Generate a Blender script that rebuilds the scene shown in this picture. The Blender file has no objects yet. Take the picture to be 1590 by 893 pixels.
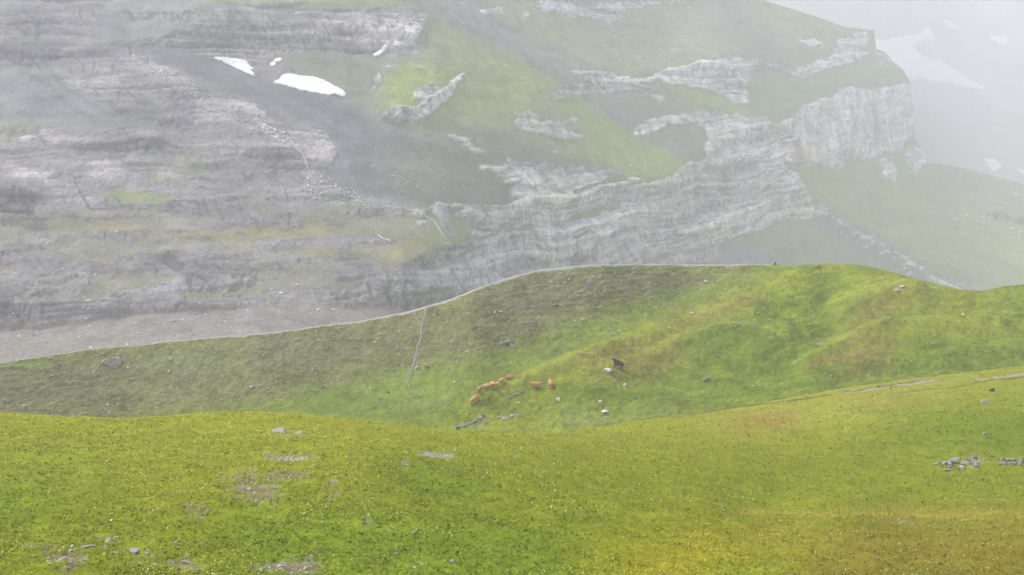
import bpy, bmesh, math, random
import numpy as np
from mathutils import Vector, Matrix
random.seed(7); RNG = np.random.default_rng(11)
sc = bpy.context.scene
# ------------------------------------------------------------------ camera, world, sun, exposure
PITCH = math.radians(-12.0); FPX = 1920.0; CX, CY = 795.0, 446.5
cam_d = bpy.data.cameras.new('camera'); cam = bpy.data.objects.new('camera', cam_d)
sc.collection.objects.link(cam); sc.camera = cam
cam_d.sensor_fit = 'HORIZONTAL'; cam_d.sensor_width = 36.0; cam_d.lens = 36.0*FPX/1590.0
cam_d.clip_start = 0.5; cam_d.clip_end = 12000
cam.location = (0, 0, 0); cam.rotation_euler = (math.pi/2+PITCH, 0, 0)
SUN_EL, SUN_AZ = math.radians(52), math.radians(-70)      # azimuth measured from +Y towards +X
w = bpy.data.worlds.new('World'); sc.world = w; w.use_nodes = True
nt = w.node_tree; nt.nodes.clear()
sky = nt.nodes.new('ShaderNodeTexSky'); sky.sky_type = 'NISHITA'; sky.sun_disc = False
sky.sun_elevation = SUN_EL; sky.sun_rotation = SUN_AZ; sky.air_density = 1.0; sky.dust_density = 1.5; sky.ozone_density = 1.0
hs = nt.nodes.new('ShaderNodeHueSaturation'); hs.inputs['Saturation'].default_value = 0.22
bg = nt.nodes.new('ShaderNodeBackground'); bg.inputs['Strength'].default_value = 0.15
wo = nt.nodes.new('ShaderNodeOutputWorld')
nt.links.new(sky.outputs[0], hs.inputs['Color']); nt.links.new(hs.outputs[0], bg.inputs[0]); nt.links.new(bg.outputs[0], wo.inputs[0])
sl = bpy.data.lights.new('sun', 'SUN'); sl.energy = 1.9; sl.angle = math.radians(11); sl.color = (1.0, 0.965, 0.92)
so = bpy.data.objects.new('sun', sl); sc.collection.objects.link(so)
sdir = Vector((math.sin(SUN_AZ)*math.cos(SUN_EL), math.cos(SUN_AZ)*math.cos(SUN_EL), math.sin(SUN_EL)))
so.rotation_euler = sdir.to_track_quat('Z', 'Y').to_euler()
sc.view_settings.view_transform = 'Standard'; sc.view_settings.look = 'None'
sc.view_settings.gamma = 1.0; sc.view_settings.use_curve_mapping = False
sc.view_settings.exposure = 0.88
HAZE_D = 0.00041
cy = sc.cycles if hasattr(sc, 'cycles') else None
sc.render.engine = 'CYCLES'
sc.cycles.use_denoising = True; sc.cycles.volume_bounces = 2; sc.cycles.max_bounces = 6; sc.cycles.diffuse_bounces = 2
sc.cycles.use_adaptive_sampling = True; sc.cycles.adaptive_threshold = 0.02
C = sc.collection
# ------------------------------------------------------------------ helpers
def tag(o, label=None, cat=None, group=None, kind=None):
    if label: o['label'] = label
    if cat: o['category'] = cat
    if group: o['group'] = group
    if kind: o['kind'] = kind
    return o
PERM = RNG.permutation(256).astype(np.int32); PERM = np.concatenate([PERM, PERM])
_g = RNG.normal(size=(256, 3)); _g /= np.linalg.norm(_g, axis=1)[:, None]; GRAD = _g.astype(np.float32)
def perlin(x, y, z):
    x = np.asarray(x, np.float32); y = np.asarray(y, np.float32); z = np.asarray(z, np.float32)
    x, y, z = np.broadcast_arrays(x, y, z)
    xi = np.floor(x).astype(np.int32); yi = np.floor(y).astype(np.int32); zi = np.floor(z).astype(np.int32)
    fx = x-xi; fy = y-yi; fz = z-zi; xi &= 255; yi &= 255; zi &= 255
    u = fx*fx*fx*(fx*(fx*6-15)+10); v = fy*fy*fy*(fy*(fy*6-15)+10); t = fz*fz*fz*(fz*(fz*6-15)+10)
    def c(dx, dy, dz):
        g = GRAD[PERM[PERM[PERM[(xi+dx) & 255]+((yi+dy) & 255)]+((zi+dz) & 255)]]
        return g[..., 0]*(fx-dx)+g[..., 1]*(fy-dy)+g[..., 2]*(fz-dz)
    def L(a, b, k): return a+(b-a)*k
    r = L(L(L(c(0,0,0), c(1,0,0), u), L(c(0,1,0), c(1,1,0), u), v), L(L(c(0,0,1), c(1,0,1), u), L(c(0,1,1), c(1,1,1), u), v), t)
    return r*1.7
def fbm(P, s, o=4, ani=(1, 1, 1), off=0.0, gain=0.5):
    a = 1.0; r = 0; n = 0
    for i in range(o):
        k = 2.03**i/s
        r = r+a*perlin(P[..., 0]*k*ani[0]+off+i*7.3, P[..., 1]*k*ani[1]+off*1.7, P[..., 2]*k*ani[2]-off*.6)
        n += a; a *= gain
    return r/n
def ridged(P, s, o=4, ani=(1, 1, 1), off=0.0):
    a = 1.0; r = 0; n = 0
    for i in range(o):
        k = 2.03**i/s
        r = r+a*(1-2*np.abs(perlin(P[..., 0]*k*ani[0]+off+i*3.1, P[..., 1]*k*ani[1]+off, P[..., 2]*k*ani[2]+off)))
        n += a; a *= .55
    return r/n
def sstep(a, b, x):
    t = np.clip((x-a)/(b-a), 0, 1); return t*t*(3-2*t)
def Tn(py):                     # tangent of the elevation of an image row of the survey photo
    v = (CY-np.asarray(py, float))/FPX
    return (math.sin(PITCH)+v*math.cos(PITCH))/(math.cos(PITCH)-v*math.sin(PITCH))
def Xn(px, py):
    v = (CY-np.asarray(py, float))/FPX
    return (np.asarray(px, float)-CX)/FPX/(math.cos(PITCH)-v*math.sin(PITCH))
# region maps used to lay out geology and vegetation over the terrain sheets
X0, X1, Y0, Y1 = -260, 1850, -160, 970
CW, CH = X1-X0, Y1-Y0
def gauss1(a, s, ax):
    r = int(3*s)+1; k = np.exp(-.5*(np.arange(-r, r+1)/s)**2); k /= k.sum()
    return np.apply_along_axis(lambda m: np.convolve(m, k, mode='same'), ax, a)
def blur(a, sx, sy=None):
    sy = sx if sy is None else sy
    if sx > .3: a = gauss1(a, sx, 1)
    if sy > .3: a = gauss1(a, sy, 0)
    return a
def polymask(pts, soft):
    pts = np.array(pts, float); m = int(3*soft)+3
    x0 = max(X0, int(pts[:, 0].min())-m); x1 = min(X1, int(pts[:, 0].max())+m+1)
    y0 = max(Y0, int(pts[:, 1].min())-m); y1 = min(Y1, int(pts[:, 1].max())+m+1)
    gx, gy = np.meshgrid(np.arange(x0, x1)+.5, np.arange(y0, y1)+.5)
    ins = np.zeros(gx.shape, bool); n = len(pts)
    for i in range(n):
        xa, ya = pts[i]; xb, yb = pts[(i+1) % n]
        if ya == yb: continue
        c = ((ya > gy) != (yb > gy)) & (gx < (xb-xa)*(gy-ya)/(yb-ya)+xa)
        ins ^= c
    a = ins.astype(float)
    pad = int(3*soft)+2
    a = np.pad(a, pad, mode='edge') if soft > .3 else a
    if soft > .3: a = blur(a, soft)[pad:-pad, pad:-pad]
    return a, (slice(y0-Y0, y1-Y0), slice(x0-X0, x1-X0))
def linepoly(pts, wd):          # polygon round a polyline; wd = half width (number or list)
    pts = np.array(pts, float); wd = np.broadcast_to(np.array(wd, float), (len(pts),))
    d = np.gradient(pts, axis=0); d /= np.linalg.norm(d, axis=1)[:, None]+1e-9
    nrm = np.stack([-d[:, 1], d[:, 0]], 1)
    return np.concatenate([pts+nrm*wd[:, None], (pts-nrm*wd[:, None])[::-1]])
class Maps:
    hmap = None
    def __init__(s, col, slope):
        s.col = np.empty((CH, CW, 3)); s.col[:] = col
        s.slope = np.full((CH, CW), float(slope)); s.rock = np.zeros((CH, CW)); s.tint = np.zeros((CH, CW, 3)); s.tint[:] = (.34, .33, .325)
        s.vert = np.zeros((CH, CW))
    def paint(s, pts, col=None, slope=None, rock=None, tint=None, vert=None, soft=3, k=1.0, line=None):
        if line is not None: pts = linepoly(pts, line)
        m, sl = polymask(pts, soft); m = m*k
        if col is not None and (rock is None or rock < .16) and soft >= 3 and line is None:
            m3, sl3 = polymask(pts, soft*1.9); s.col[sl3] += (np.array(col)-s.col[sl3])*(m3*k)[..., None]
        elif col is not None: s.col[sl] += (np.array(col)-s.col[sl])*m[..., None]
        if tint is not None: s.tint[sl] += (np.array(tint)-s.tint[sl])*m[..., None]
        if slope is not None:
            m2, sl2 = polymask(pts, max(soft, 5)); m2 = m2*k; s.slope[sl2] += (slope-s.slope[sl2])*m2
        if rock is not None: s.rock[sl] += (rock-s.rock[sl])*m
        if vert is not None: s.vert[sl] += (vert-s.vert[sl])*m
def samp(A, px, py):
    x = np.clip(np.asarray(px)-X0-.5, 0, CW-1.001); y = np.clip(np.asarray(py)-Y0-.5, 0, CH-1.001)
    xi = x.astype(int); yi = y.astype(int); fx = x-xi; fy = y-yi
    if A.ndim == 3: fx = fx[..., None]; fy = fy[..., None]
    return (A[yi, xi]*(1-fx)+A[yi, xi+1]*fx)*(1-fy)+(A[yi+1, xi]*(1-fx)+A[yi+1, xi+1]*fx)*fy
def curve(pts):
    p = np.array(pts, float)
    return lambda x: np.interp(x, p[:, 0], p[:, 1])
def smooth_curve(pts, s=12):
    f = curve(pts); xs = np.arange(-1400, 3000, 2.0); ys = f(xs); ys = np.pad(ys, 60, mode='edge')
    k = np.exp(-.5*(np.arange(-60, 61)*2/s)**2); k /= k.sum(); ys = np.convolve(ys, k, mode='same')[60:-60]
    return lambda x: np.interp(x, xs, ys)
# columns shared by all terrain sheets
STEP = 1.35
fine = np.arange(-70, 1661, STEP)
le = [-70.0]; st = STEP
while le[-1] > -650: st = min(st*1.07, 14); le.append(le[-1]-st)
ri = [fine[-1]]; st = STEP
while ri[-1] < 2250: st = min(st*1.07, 14); ri.append(ri[-1]+st)
COL = np.concatenate([np.array(le[1:])[::-1], fine, np.array(ri[1:])]); NC = len(COL)

# key lines of the terrain (survey coordinates)
crestA = smooth_curve([(-900,640),(-250,640),(0,640),(100,646),(200,649),(330,640),(400,637),(520,648),(640,662),(740,671),(850,673),(900,667),(960,658),(1060,644),(1130,634),(1200,622),(1300,604),(1400,590),(1500,578),(1590,568),(1700,552),(1850,540),(2500,520)], 14)
crestB = smooth_curve([(-900,640),(-200,590),(-60,572),(0,563),(60,554),(150,541),(300,526),(430,515),(560,499),(640,483),(700,466),(760,441),(830,420),(900,412),(1000,410),(1100,411),(1180,409),(1230,413),(1280,411),(1330,411),(1380,421),(1430,436),(1480,447),(1520,454),(1560,447),(1600,440),(1700,430),(1850,425),(2500,420)], 6)
silC = curve([(-900,-150),(1000,-150),(1100,-50),(1185,0),(1230,14),(1280,30),(1312,42),(1340,45),(1357,47),(1361,76),(1375,81),(1387,96),(1402,108),(1413,128),(1417,160),(1417,195),(1424,222),(1436,236),(1442,252),(1500,262),(1590,286),(1850,330),(2500,360)])

class Sheet: pass
def normals(P):
    a = np.gradient(P, axis=0); b = np.gradient(P, axis=1); n = np.cross(a, b)
    n /= np.linalg.norm(n, axis=-1, keepdims=True)+1e-9
    n[n[..., 2] < 0] *= -1
    return n
def surf(S, px, py, up=0.0):
    px = np.atleast_1d(np.asarray(px, float)); py = np.atleast_1d(np.asarray(py, float))
    c = np.clip(np.interp(px, COL, np.arange(NC)), 0, NC-1.001); ci = c.astype(int); cf = (c-ci)
    yb = np.interp(px, COL, S.yb); yt = np.interp(px, COL, S.yt)
    r = np.clip((yb-py)/(yb-yt), 0, 1)*(S.nv-1)+S.r0; r = np.clip(r, S.r0, S.r0+S.nv-1.001); ri = r.astype(int); rf = (r-ri)
    out = (S.P[ci, ri]*((1-cf)*(1-rf))[:, None]+S.P[ci+1, ri]*(cf*(1-rf))[:, None]+S.P[ci, ri+1]*((1-cf)*rf)[:, None]+S.P[ci+1, ri+1]*(cf*rf)[:, None])
    if up: out = out+np.array([0, 0, up])
    return out
def grid_mesh(name, P, mat, cols=None, smooth=True, extra=None):
    nc, nr = P.shape[:2]
    me = bpy.data.meshes.new(name); me.vertices.add(nc*nr); me.vertices.foreach_set('co', P.reshape(-1).astype(np.float32))
    i = np.arange(nc*nr).reshape(nc, nr)
    q = np.stack([i[:-1, :-1], i[1:, :-1], i[1:, 1:], i[:-1, 1:]], -1).reshape(-1, 4)
    me.loops.add(q.size); me.polygons.add(len(q))
    me.loops.foreach_set('vertex_index', q.reshape(-1).astype(np.int32))
    me.polygons.foreach_set('loop_start', (np.arange(len(q))*4).astype(np.int32))
    me.polygons.foreach_set('use_smooth', np.full(len(q), smooth))
    me.update(calc_edges=True)
    if cols is not None:
        a = me.color_attributes.new('albedo', 'FLOAT_COLOR', 'POINT')
        rgba = np.concatenate([cols.reshape(-1, cols.shape[-1])[:, :3], (extra.reshape(-1, 1) if extra is not None else np.ones((nc*nr, 1)))], 1)
        a.data.foreach_set('color', rgba.reshape(-1).astype(np.float32))
    me.materials.append(mat)
    o = bpy.data.objects.new(name, me); C.objects.link(o); return o
def mesh_from(name, V, F, mat, smooth=False, cols=None):
    me = bpy.data.meshes.new(name); V = np.asarray(V, np.float32); F = np.asarray(F, np.int32); k = F.shape[1]
    me.vertices.add(len(V)); me.vertices.foreach_set('co', V.reshape(-1))
    me.loops.add(F.size); me.polygons.add(len(F)); me.loops.foreach_set('vertex_index', F.reshape(-1))
    me.polygons.foreach_set('loop_start', (np.arange(len(F))*k).astype(np.int32))
    me.polygons.foreach_set('use_smooth', np.full(len(F), smooth)); me.update(calc_edges=True)
    if cols is not None:
        a = me.color_attributes.new('albedo', 'FLOAT_COLOR', 'POINT')
        a.data.foreach_set('color', np.concatenate([cols, np.ones((len(V), 1))], 1).reshape(-1).astype(np.float32))
    me.materials.append(mat)
    o = bpy.data.objects.new(name, me); C.objects.link(o); return o
# ------------------------------------------------------------------ materials
def ground_mat(name, fine_s, bump, amount=.35, rock_amount=.3):
    m = bpy.data.materials.new(name); m.use_nodes = True; n = m.node_tree.nodes; l = m.node_tree.links; n.clear()
    out = n.new('ShaderNodeOutputMaterial'); b = n.new('ShaderNodeBsdfPrincipled'); b.inputs['Roughness'].default_value = .95
    b.inputs['Specular IOR Level'].default_value = .05
    at = n.new('ShaderNodeAttribute'); at.attribute_name = 'albedo'
    tc = n.new('ShaderNodeTexCoord')
    n1 = n.new('ShaderNodeTexNoise'); n1.inputs['Scale'].default_value = fine_s; n1.inputs['Detail'].default_value = 5; n1.inputs['Roughness'].default_value = .7
    n2 = n.new('ShaderNodeTexNoise'); n2.inputs['Scale'].default_value = fine_s*.13; n2.inputs['Detail'].default_value = 6; n2.inputs['Roughness'].default_value = .65
    for q in (n1, n2): l.new(tc.outputs['Object'], q.inputs['Vector'])
    ma = n.new('ShaderNodeMath'); ma.operation = 'MULTIPLY_ADD'; ma.inputs[1].default_value = amount*2.2; ma.inputs[2].default_value = 1-amount*1.1
    l.new(n1.outputs['Fac'], ma.inputs[0])
    mb = n.new('ShaderNodeMath'); mb.operation = 'MULTIPLY_ADD'; mb.inputs[1].default_value = amount*1.6; mb.inputs[2].default_value = 1-amount*.8
    l.new(n2.outputs['Fac'], mb.inputs[0])
    mm = n.new('ShaderNodeMath'); mm.operation = 'MULTIPLY'; l.new(ma.outputs[0], mm.inputs[0]); l.new(mb.outputs[0], mm.inputs[1])
    vm = n.new('ShaderNodeVectorMath'); vm.operation = 'SCALE'; l.new(at.outputs['Color'], vm.inputs[0]); l.new(mm.outputs[0], vm.inputs['Scale'])
    l.new(vm.outputs[0], b.inputs['Base Color'])
    bp = n.new('ShaderNodeBump'); bp.inputs['Strength'].default_value = .9; bp.inputs['Distance'].default_value = bump
    l.new(n1.outputs['Fac'], bp.inputs['Height']); l.new(bp.outputs[0], b.inputs['Normal']); l.new(b.outputs[0], out.inputs[0])
    return m
def simple_mat(name, col, scale=3, amt=.3, rough=.9, attr=False, bump=0):
    m = bpy.data.materials.new(name); m.use_nodes = True; n = m.node_tree.nodes; l = m.node_tree.links
    b = n['Principled BSDF']; b.inputs['Roughness'].default_value = rough; b.inputs['Specular IOR Level'].default_value = .2
    tc = n.new('ShaderNodeTexCoord'); n1 = n.new('ShaderNodeTexNoise'); n1.inputs['Scale'].default_value = scale; n1.inputs['Detail'].default_value = 5
    l.new(tc.outputs['Object'], n1.inputs['Vector'])
    ma = n.new('ShaderNodeMath'); ma.operation = 'MULTIPLY_ADD'; ma.inputs[1].default_value = amt*2; ma.inputs[2].default_value = 1-amt
    l.new(n1.outputs['Fac'], ma.inputs[0]); vm = n.new('ShaderNodeVectorMath'); vm.operation = 'SCALE'
    if attr:
        at = n.new('ShaderNodeAttribute'); at.attribute_name = 'albedo'; l.new(at.outputs['Color'], vm.inputs[0])
    else: vm.inputs[0].default_value = col
    l.new(ma.outputs[0], vm.inputs['Scale']); l.new(vm.outputs[0], b.inputs['Base Color'])
    if bump:
        bp = n.new('ShaderNodeBump'); bp.inputs['Distance'].default_value = bump; l.new(n1.outputs['Fac'], bp.inputs['Height']); l.new(bp.outputs[0], b.inputs['Normal'])
    return m
M_meadow = ground_mat('meadow_turf', 6.0, .05, .60)
M_hill = ground_mat('pasture_turf', 1.9, .2, .75)
M_mount = ground_mat('mountain_ground', .5, .9, .8)
M_far = ground_mat('far_ground', .25, .5, .2)
# ------------------------------------------------------------------ palette (albedos)
GRASS = np.array((.148,.175,.013)); YGRASS = np.array((.192,.200,.017)); DGRASS = np.array((.098,.135,.012)); OLIVE = np.array((.150,.155,.070))
BROWN = np.array((.205,.125,.038)); SOIL = np.array((.215,.170,.135)); GRAVEL = np.array((.300,.275,.265)); SLATE = np.array((.112,.110,.128)); MOR = np.array((.146,.134,.050))
# ------------------------------------------------------------------ near meadow (sheet A)
pa = np.array([(-300,930,46),(400,930,48),(800,930,49),(1200,930,50),(1890,930,48),
 (0,830,60),(400,835,59),(800,830,64),(1150,850,63),(1400,850,61),(1800,850,60),(1100,800,76),(1300,812,75),(1590,820,73),(1850,825,72),
 (1200,786,92),(1400,790,94),(1590,792,93),(1850,790,92),
 (0,750,75),(400,755,74),(620,755,74),(800,755,79),(1000,750,92),(1250,750,108),(1500,745,112),(1800,745,110),
 (0,700,91),(400,700,90),(600,705,88),(720,706,96),(860,705,106),(1050,700,122),(1300,700,131),(1590,700,128),(1850,690,128),
 (-250,650,113),(0,652,112),(300,650,113),(520,655,113),(640,668,113),(740,678,116),(880,675,138),(1000,662,158),(1150,640,178),(1250,650,165),(1400,640,160),(1590,640,152),(1850,630,150),
 (1200,622,190),(1300,604,198),(1400,590,203),(1590,570,212),(1850,545,220)], float)
def rbf(pts, qx, qy, sm=.6):
    x = pts[:, 0]/100; y = pts[:, 1]/50; v = np.log(pts[:, 2]); n = len(x)
    def k(r2): return .5*r2*np.log(r2+1e-9)
    K = k((x[:, None]-x)**2+(y[:, None]-y)**2)+np.eye(n)*sm*.02
    Pm = np.stack([np.ones(n), x, y], 1); A = np.block([[K, Pm], [Pm.T, np.zeros((3, 3))]])
    c = np.linalg.solve(A, np.concatenate([v, np.zeros(3)]))
    qx = qx/100; qy = qy/50; out = c[n]+c[n+1]*qx+c[n+2]*qy
    for i in range(n): out = out+c[i]*k((qx-x[i])**2+(qy-y[i])**2)
    return np.exp(out)
def make_rows(yb, yt, nv):
    t = np.linspace(0, 1, nv); return yb[:, None]+(yt-yb)[:, None]*t[None, :]
def base_points(PX, PY, Y): return np.stack([Xn(PX, PY)*Y, Y, Tn(PY)*Y], -1)
mpA = Maps(GRASS, 0)
p = mpA.paint
p([(-260,630),(1850,500),(1850,720),(1300,700),(1000,690),(800,690),(640,690),(300,670),(-260,665)], col=YGRASS*1.02, soft=12)
p([(-260,660),(600,690),(800,720),(700,760),(480,740),(200,760),(-260,720)], col=YGRASS*.9+DGRASS*.12, soft=18, k=.8)
p([(1060,655),(1200,635),(1360,615),(1470,600),(1460,625),(1380,640),(1250,650),(1120,660)], col=(.25,.235,.06), soft=10, k=.8)
p([(1130,648),(1220,640),(1260,655),(1200,664),(1140,660)], col=BROWN*1.05, soft=5, k=.75)
p([(1330,620),(1440,618),(1400,634),(1330,632)], col=BROWN*1.05, soft=6, k=.5)
p([(1400,640),(1600,600),(1850,600),(1850,760),(1500,750),(1300,740),(1250,700),(1330,660)], col=DGRASS*1.2, soft=18, k=.8)
p([(1330,655),(1590,640),(1850,640),(1850,680),(1590,690),(1420,680)], col=DGRASS, soft=9, k=.75)
p([(1220,670),(1290,668),(1270,686),(1215,686)], col=DGRASS, soft=6, k=.5)
p([(900,700),(1200,700),(1700,740),(1850,790),(1300,790),(1000,780),(700,770),(640,730)], col=GRASS*1.0, soft=16, k=.85)
p([(560,705),(700,715),(800,745),(780,775),(600,765),(540,735)], col=DGRASS*1.05, soft=10, k=.8)
p([(300,790),(560,780),(900,820),(960,893),(930,970),(500,970),(330,860)], col=DGRASS*1.28, soft=22, k=.8)
p([(-260,690),(150,700),(200,760),(60,830),(-260,850)], col=DGRASS*1.35, soft=18, k=.6)
p([(1250,795),(1350,798),(1850,800),(1850,970),(1150,970),(960,890),(1080,820)], col=(.175,.165,.018), soft=10, k=.9)
p([(1330,808),(1590,812),(1850,815),(1850,970),(1280,970),(1250,880)], col=(.142,.120,.018), soft=14, k=.75)
p([(930,850),(1100,815),(1180,840),(1170,970),(900,970)], col=(.235,.220,.014), soft=14, k=.7)
p([(1120,870),(1200,870),(1210,970),(1060,970)], col=(.15,.20,.012), soft=10, k=.7)
p([(1150,790),(1590,796),(1850,798),(1850,806),(1590,803),(1360,801),(1160,797)], col=(.27,.21,.04), soft=2.5, k=.6)
p([(430,740),(600,735),(620,760),(500,760)], col=YGRASS*1.1, soft=8, k=.5)
# bare and stony patches
for (cx, cy_, rx, ry, kk) in [(680,706,30,4.5,1),(452,711,46,4,.85),(430,738,55,8,.55),(390,758,42,9,.9),(405,772,40,10,.75),(375,745,26,4,.7),(445,808,22,8,.5),(300,790,24,10,.55),(285,805,12,8,.6),(520,762,12,14,.8),
   (445,669,32,2.2,.9),(100,862,34,12,.9),(60,843,26,5,.7),(150,836,28,6,.5),(215,858,40,7,.55),(290,872,34,8,.75),(455,880,44,14,.95),(400,880,16,9,.6),(110,885,20,10,.7),(330,700,24,3,.2),(800,706,4,7,.5),(632,718,8,6,.6),(950,672,12,3,.4),(1540,664,10,4,.15),(1510,717,22,8,.7),(1390,810,30,5,.4),(700,735,8,6,.3),(560,800,9,12,.35),(830,730,8,8,.3)]:
    a = np.linspace(0, 2*np.pi, 14, endpoint=False); rr = 1+RNG.uniform(-.25, .25, 14)
    p(np.stack([cx+rx*np.cos(a)*rr, cy_+ry*np.sin(a)*rr], 1), rock=kk, soft=max(1.5, ry*.3), tint=(.165,.112,.078) if (cx < 600 and cy_ > 715) else (.29,.27,.25))
# eroded path edges at the right
TRK1 = [(905,661),(980,655),(1060,646.5),(1130,637),(1200,626),(1260,616),(1330,606),(1400,596.5),(1480,587),(1590,575),(1700,562)]
yb = np.full(NC, 935.0); yt = crestA(COL)
NVA = 230
hA = np.zeros((CH, CW))
for pts, wd, h, soft in [([(1290,642),(1380,650),(1480,648),(1600,640)], 3, .7, 4), ([(1320,664),(1420,672),(1520,668),(1620,655)], 3, .8, 4), ([(1290,690),(1400,696),(1500,690)], 3, .5, 4), ([(1480,705),(1560,690),(1640,680)], 3, .6, 4), ([(1300,655),(1400,662),(1520,658)], 2.5, -.6, 4), ([(1340,682),(1440,684),(1560,678)], 2.5, -.6, 4),
    ([(330,738),(400,732),(500,735),(560,748)], 3, .25, 4), ([(300,812),(360,795),(440,790),(520,775)], 4, -.3, 5), ([(520,702),(640,712),(740,722),(830,745)], 4, .35, 6), ([(540,740),(640,752),(740,765)], 5, -.35, 7), ([(60,830),(180,836),(300,850),(400,868)], 3, .18, 4), ([(40,720),(160,735),(300,728)], 4, -.2, 6),
    ([(900,720),(1000,735),(1100,730),(1200,745)], 4, .3, 6), ([(860,760),(980,780),(1080,770)], 4, -.3, 7), ([(380,860),(420,852),(500,856),(540,870)], 3, .2, 4), ([(620,820),(760,850),(860,880)], 5, .25, 8)]:
    m, sl = polymask(linepoly(pts, wd), soft); hA[sl] += m*h
def build_A():
    S = Sheet(); S.yb, S.yt, S.nv = yb, yt, NVA
    PY = make_rows(yb, yt, NVA); PX = np.repeat(COL[:, None], NVA, 1)
    qx = np.clip(PX, -330, 1900)
    Y = rbf(pa, qx, PY)
    # keep the depth growing with the row
    lnY = np.log(Y); d = np.diff(lnY, axis=1); T = Tn(PY); dT = np.diff(T, axis=1)
    d = np.clip(d, dT/1.1, dT/.028); lnY = np.concatenate([lnY[:, :1], lnY[:, :1]+np.cumsum(d, 1)], 1)
    Y = np.exp(lnY)
    P = base_points(PX, PY, Y)
    # ground under and behind the viewer
    near = []
    y0 = Y[:, 0]; z0 = P[:, 0, 2]
    for yy in (-160, -80, -40, -20, -8, 0, 6, 12, 18, 24, 30, 35, 39, 42, 44.5):
        Yc = np.minimum(yy+0*y0, y0-(46-yy)*.2); u = np.clip(Yc/y0, -4, 1); zz = -1.7+(z0+1.7)*np.where(u > 0, u, u*.5)-.8*np.sin(np.pi*np.clip(u, 0, 1))
        xs = Xn(COL, 935)*np.maximum(y0, 1)*(.30+.70*np.maximum(u, 0))*(1.0 if yy > 0 else 1.0+abs(yy)/60)
        near.append(np.stack([xs, Yc, zz], -1))
    near = np.stack(near, 1); S.r0 = near.shape[1]
    S.PX, S.PY = PX, PY
    S.near = near; S.vis = P; return S
SA = build_A()
# ------------------------------------------------------------------ pasture, hummocks and moraine (sheet B)
mpB = Maps(GRASS*1.0, 14)
p = mpB.paint
# moraine face
MORP = [(-260,700),(-260,600),(0,563),(150,541),(300,526),(430,515),(560,499),(640,483),(700,466),(760,441),(830,420),(900,412),(1000,410),(1100,411),(1170,408),(1215,412),(1150,432),(1060,455),(1000,470),(930,485),(860,515),(790,548),(720,560),(640,575),(560,590),(470,615),(400,632),(250,640),(150,670)]
p(MORP, col=MOR, slope=27, soft=9)
p([(300,526),(560,499),(640,483),(700,466),(640,500),(520,530),(400,545)], col=(.155,.130,.085), soft=10, k=.6)
p([(760,441),(900,412),(1100,411),(1000,440),(860,470),(780,490)], col=(.160,.150,.080), soft=10, k=.6)
p([(-60,575),(70,552),(95,556),(40,572),(-60,590)], col=(.150,.200,.035), soft=4, k=.8)
p([(-100,590),(30,585),(30,640),(-100,650)], col=(.150,.125,.08), soft=8, k=.7)
p([(330,560),(480,580),(560,600),(440,600),(330,585)], col=(.165,.185,.06), soft=8, k=.5)
p([(200,560),(330,550),(420,570),(300,590),(200,590)], col=(.150,.165,.06), soft=9, k=.75)
# green valley floor
p([(400,640),(470,622),(560,597),(650,580),(730,562),(800,548),(870,518),(940,490),(1010,470),(1080,452),(1160,432),(1220,418),(1220,440),(1120,470),(1000,500),(900,540),(840,575),(780,600),(700,640),(620,655),(520,655)], col=(.140,.168,.024), slope=8, soft=6)
p([(400,645),(470,626),(560,610),(640,610),(620,640),(520,655)], col=(.125,.165,.022), soft=6, k=.7)
# ridge running down from the hill towards the cows (yellow)
p([(690,650),(780,600),(860,560),(930,530),(1010,495),(1100,465),(1180,440),(1290,412),(1340,412),(1200,455),(1100,495),(1010,530),(960,560),(880,600),(790,640),(740,665)], col=YGRASS*.98, soft=7, k=.9)
p([(820,540),(880,530),(900,545),(850,590),(800,600),(860,560)], col=(.150,.155,.045), soft=6, k=.6)
p([(940,545),(1060,535),(1090,560),(1000,585),(900,590),(880,575)], col=BROWN*1.0, soft=8, k=.65)
p([(1040,500),(1100,480),(1160,455),(1180,462),(1110,495),(1060,512)], col=BROWN*1.1, soft=5, k=.75)
p([(1180,435),(1280,412),(1380,420),(1440,440),(1380,442),(1290,430),(1200,450)], col=YGRASS*1.0, soft=5, k=.9)
p([(1110,500),(1200,460),(1300,440),(1370,450),(1310,490),(1260,520),(1180,530),(1120,520)], col=GRASS*1.08, soft=12, k=.9, slope=15)
# dark hollow face
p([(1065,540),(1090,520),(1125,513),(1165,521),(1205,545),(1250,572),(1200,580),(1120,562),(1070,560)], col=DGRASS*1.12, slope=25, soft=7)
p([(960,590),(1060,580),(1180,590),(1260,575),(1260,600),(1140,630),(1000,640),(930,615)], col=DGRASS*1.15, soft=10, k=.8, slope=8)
p([(1050,512),(1120,500),(1180,506),(1240,530),(1180,512),(1110,508),(1060,525)], col=YGRASS, slope=-4, soft=4, k=.8)
# second knoll, right
p([(1290,505),(1340,470),(1390,448),(1460,450),(1530,462),(1850,450),(1850,560),(1590,540),(1450,525),(1360,520)], col=YGRASS*.8+DGRASS*.2, soft=10, slope=17, k=.8)
p([(1310,500),(1350,470),(1400,450),(1450,452),(1400,470),(1350,500)], col=BROWN*1.08, soft=9, k=.75)
p([(1330,455),(1400,442),(1470,447),(1520,460),(1470,454),(1400,449),(1350,463)], col=YGRASS*1.1, slope=-3, soft=4, k=.7)
p([(1260,545),(1330,520),(1430,505),(1550,520),(1430,514),(1350,530),(1280,560)], col=YGRASS*1.08, slope=-4, soft=4, k=.8)
p([(1290,565),(1340,535),(1390,522),(1390,548),(1340,575),(1300,580)], col=BROWN*1.02, soft=10, k=.75, slope=20)
p([(1400,535),(1520,540),(1600,560),(1500,580),(1400,575)], col=DGRASS*1.2, soft=10, k=.6, slope=20)
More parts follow.
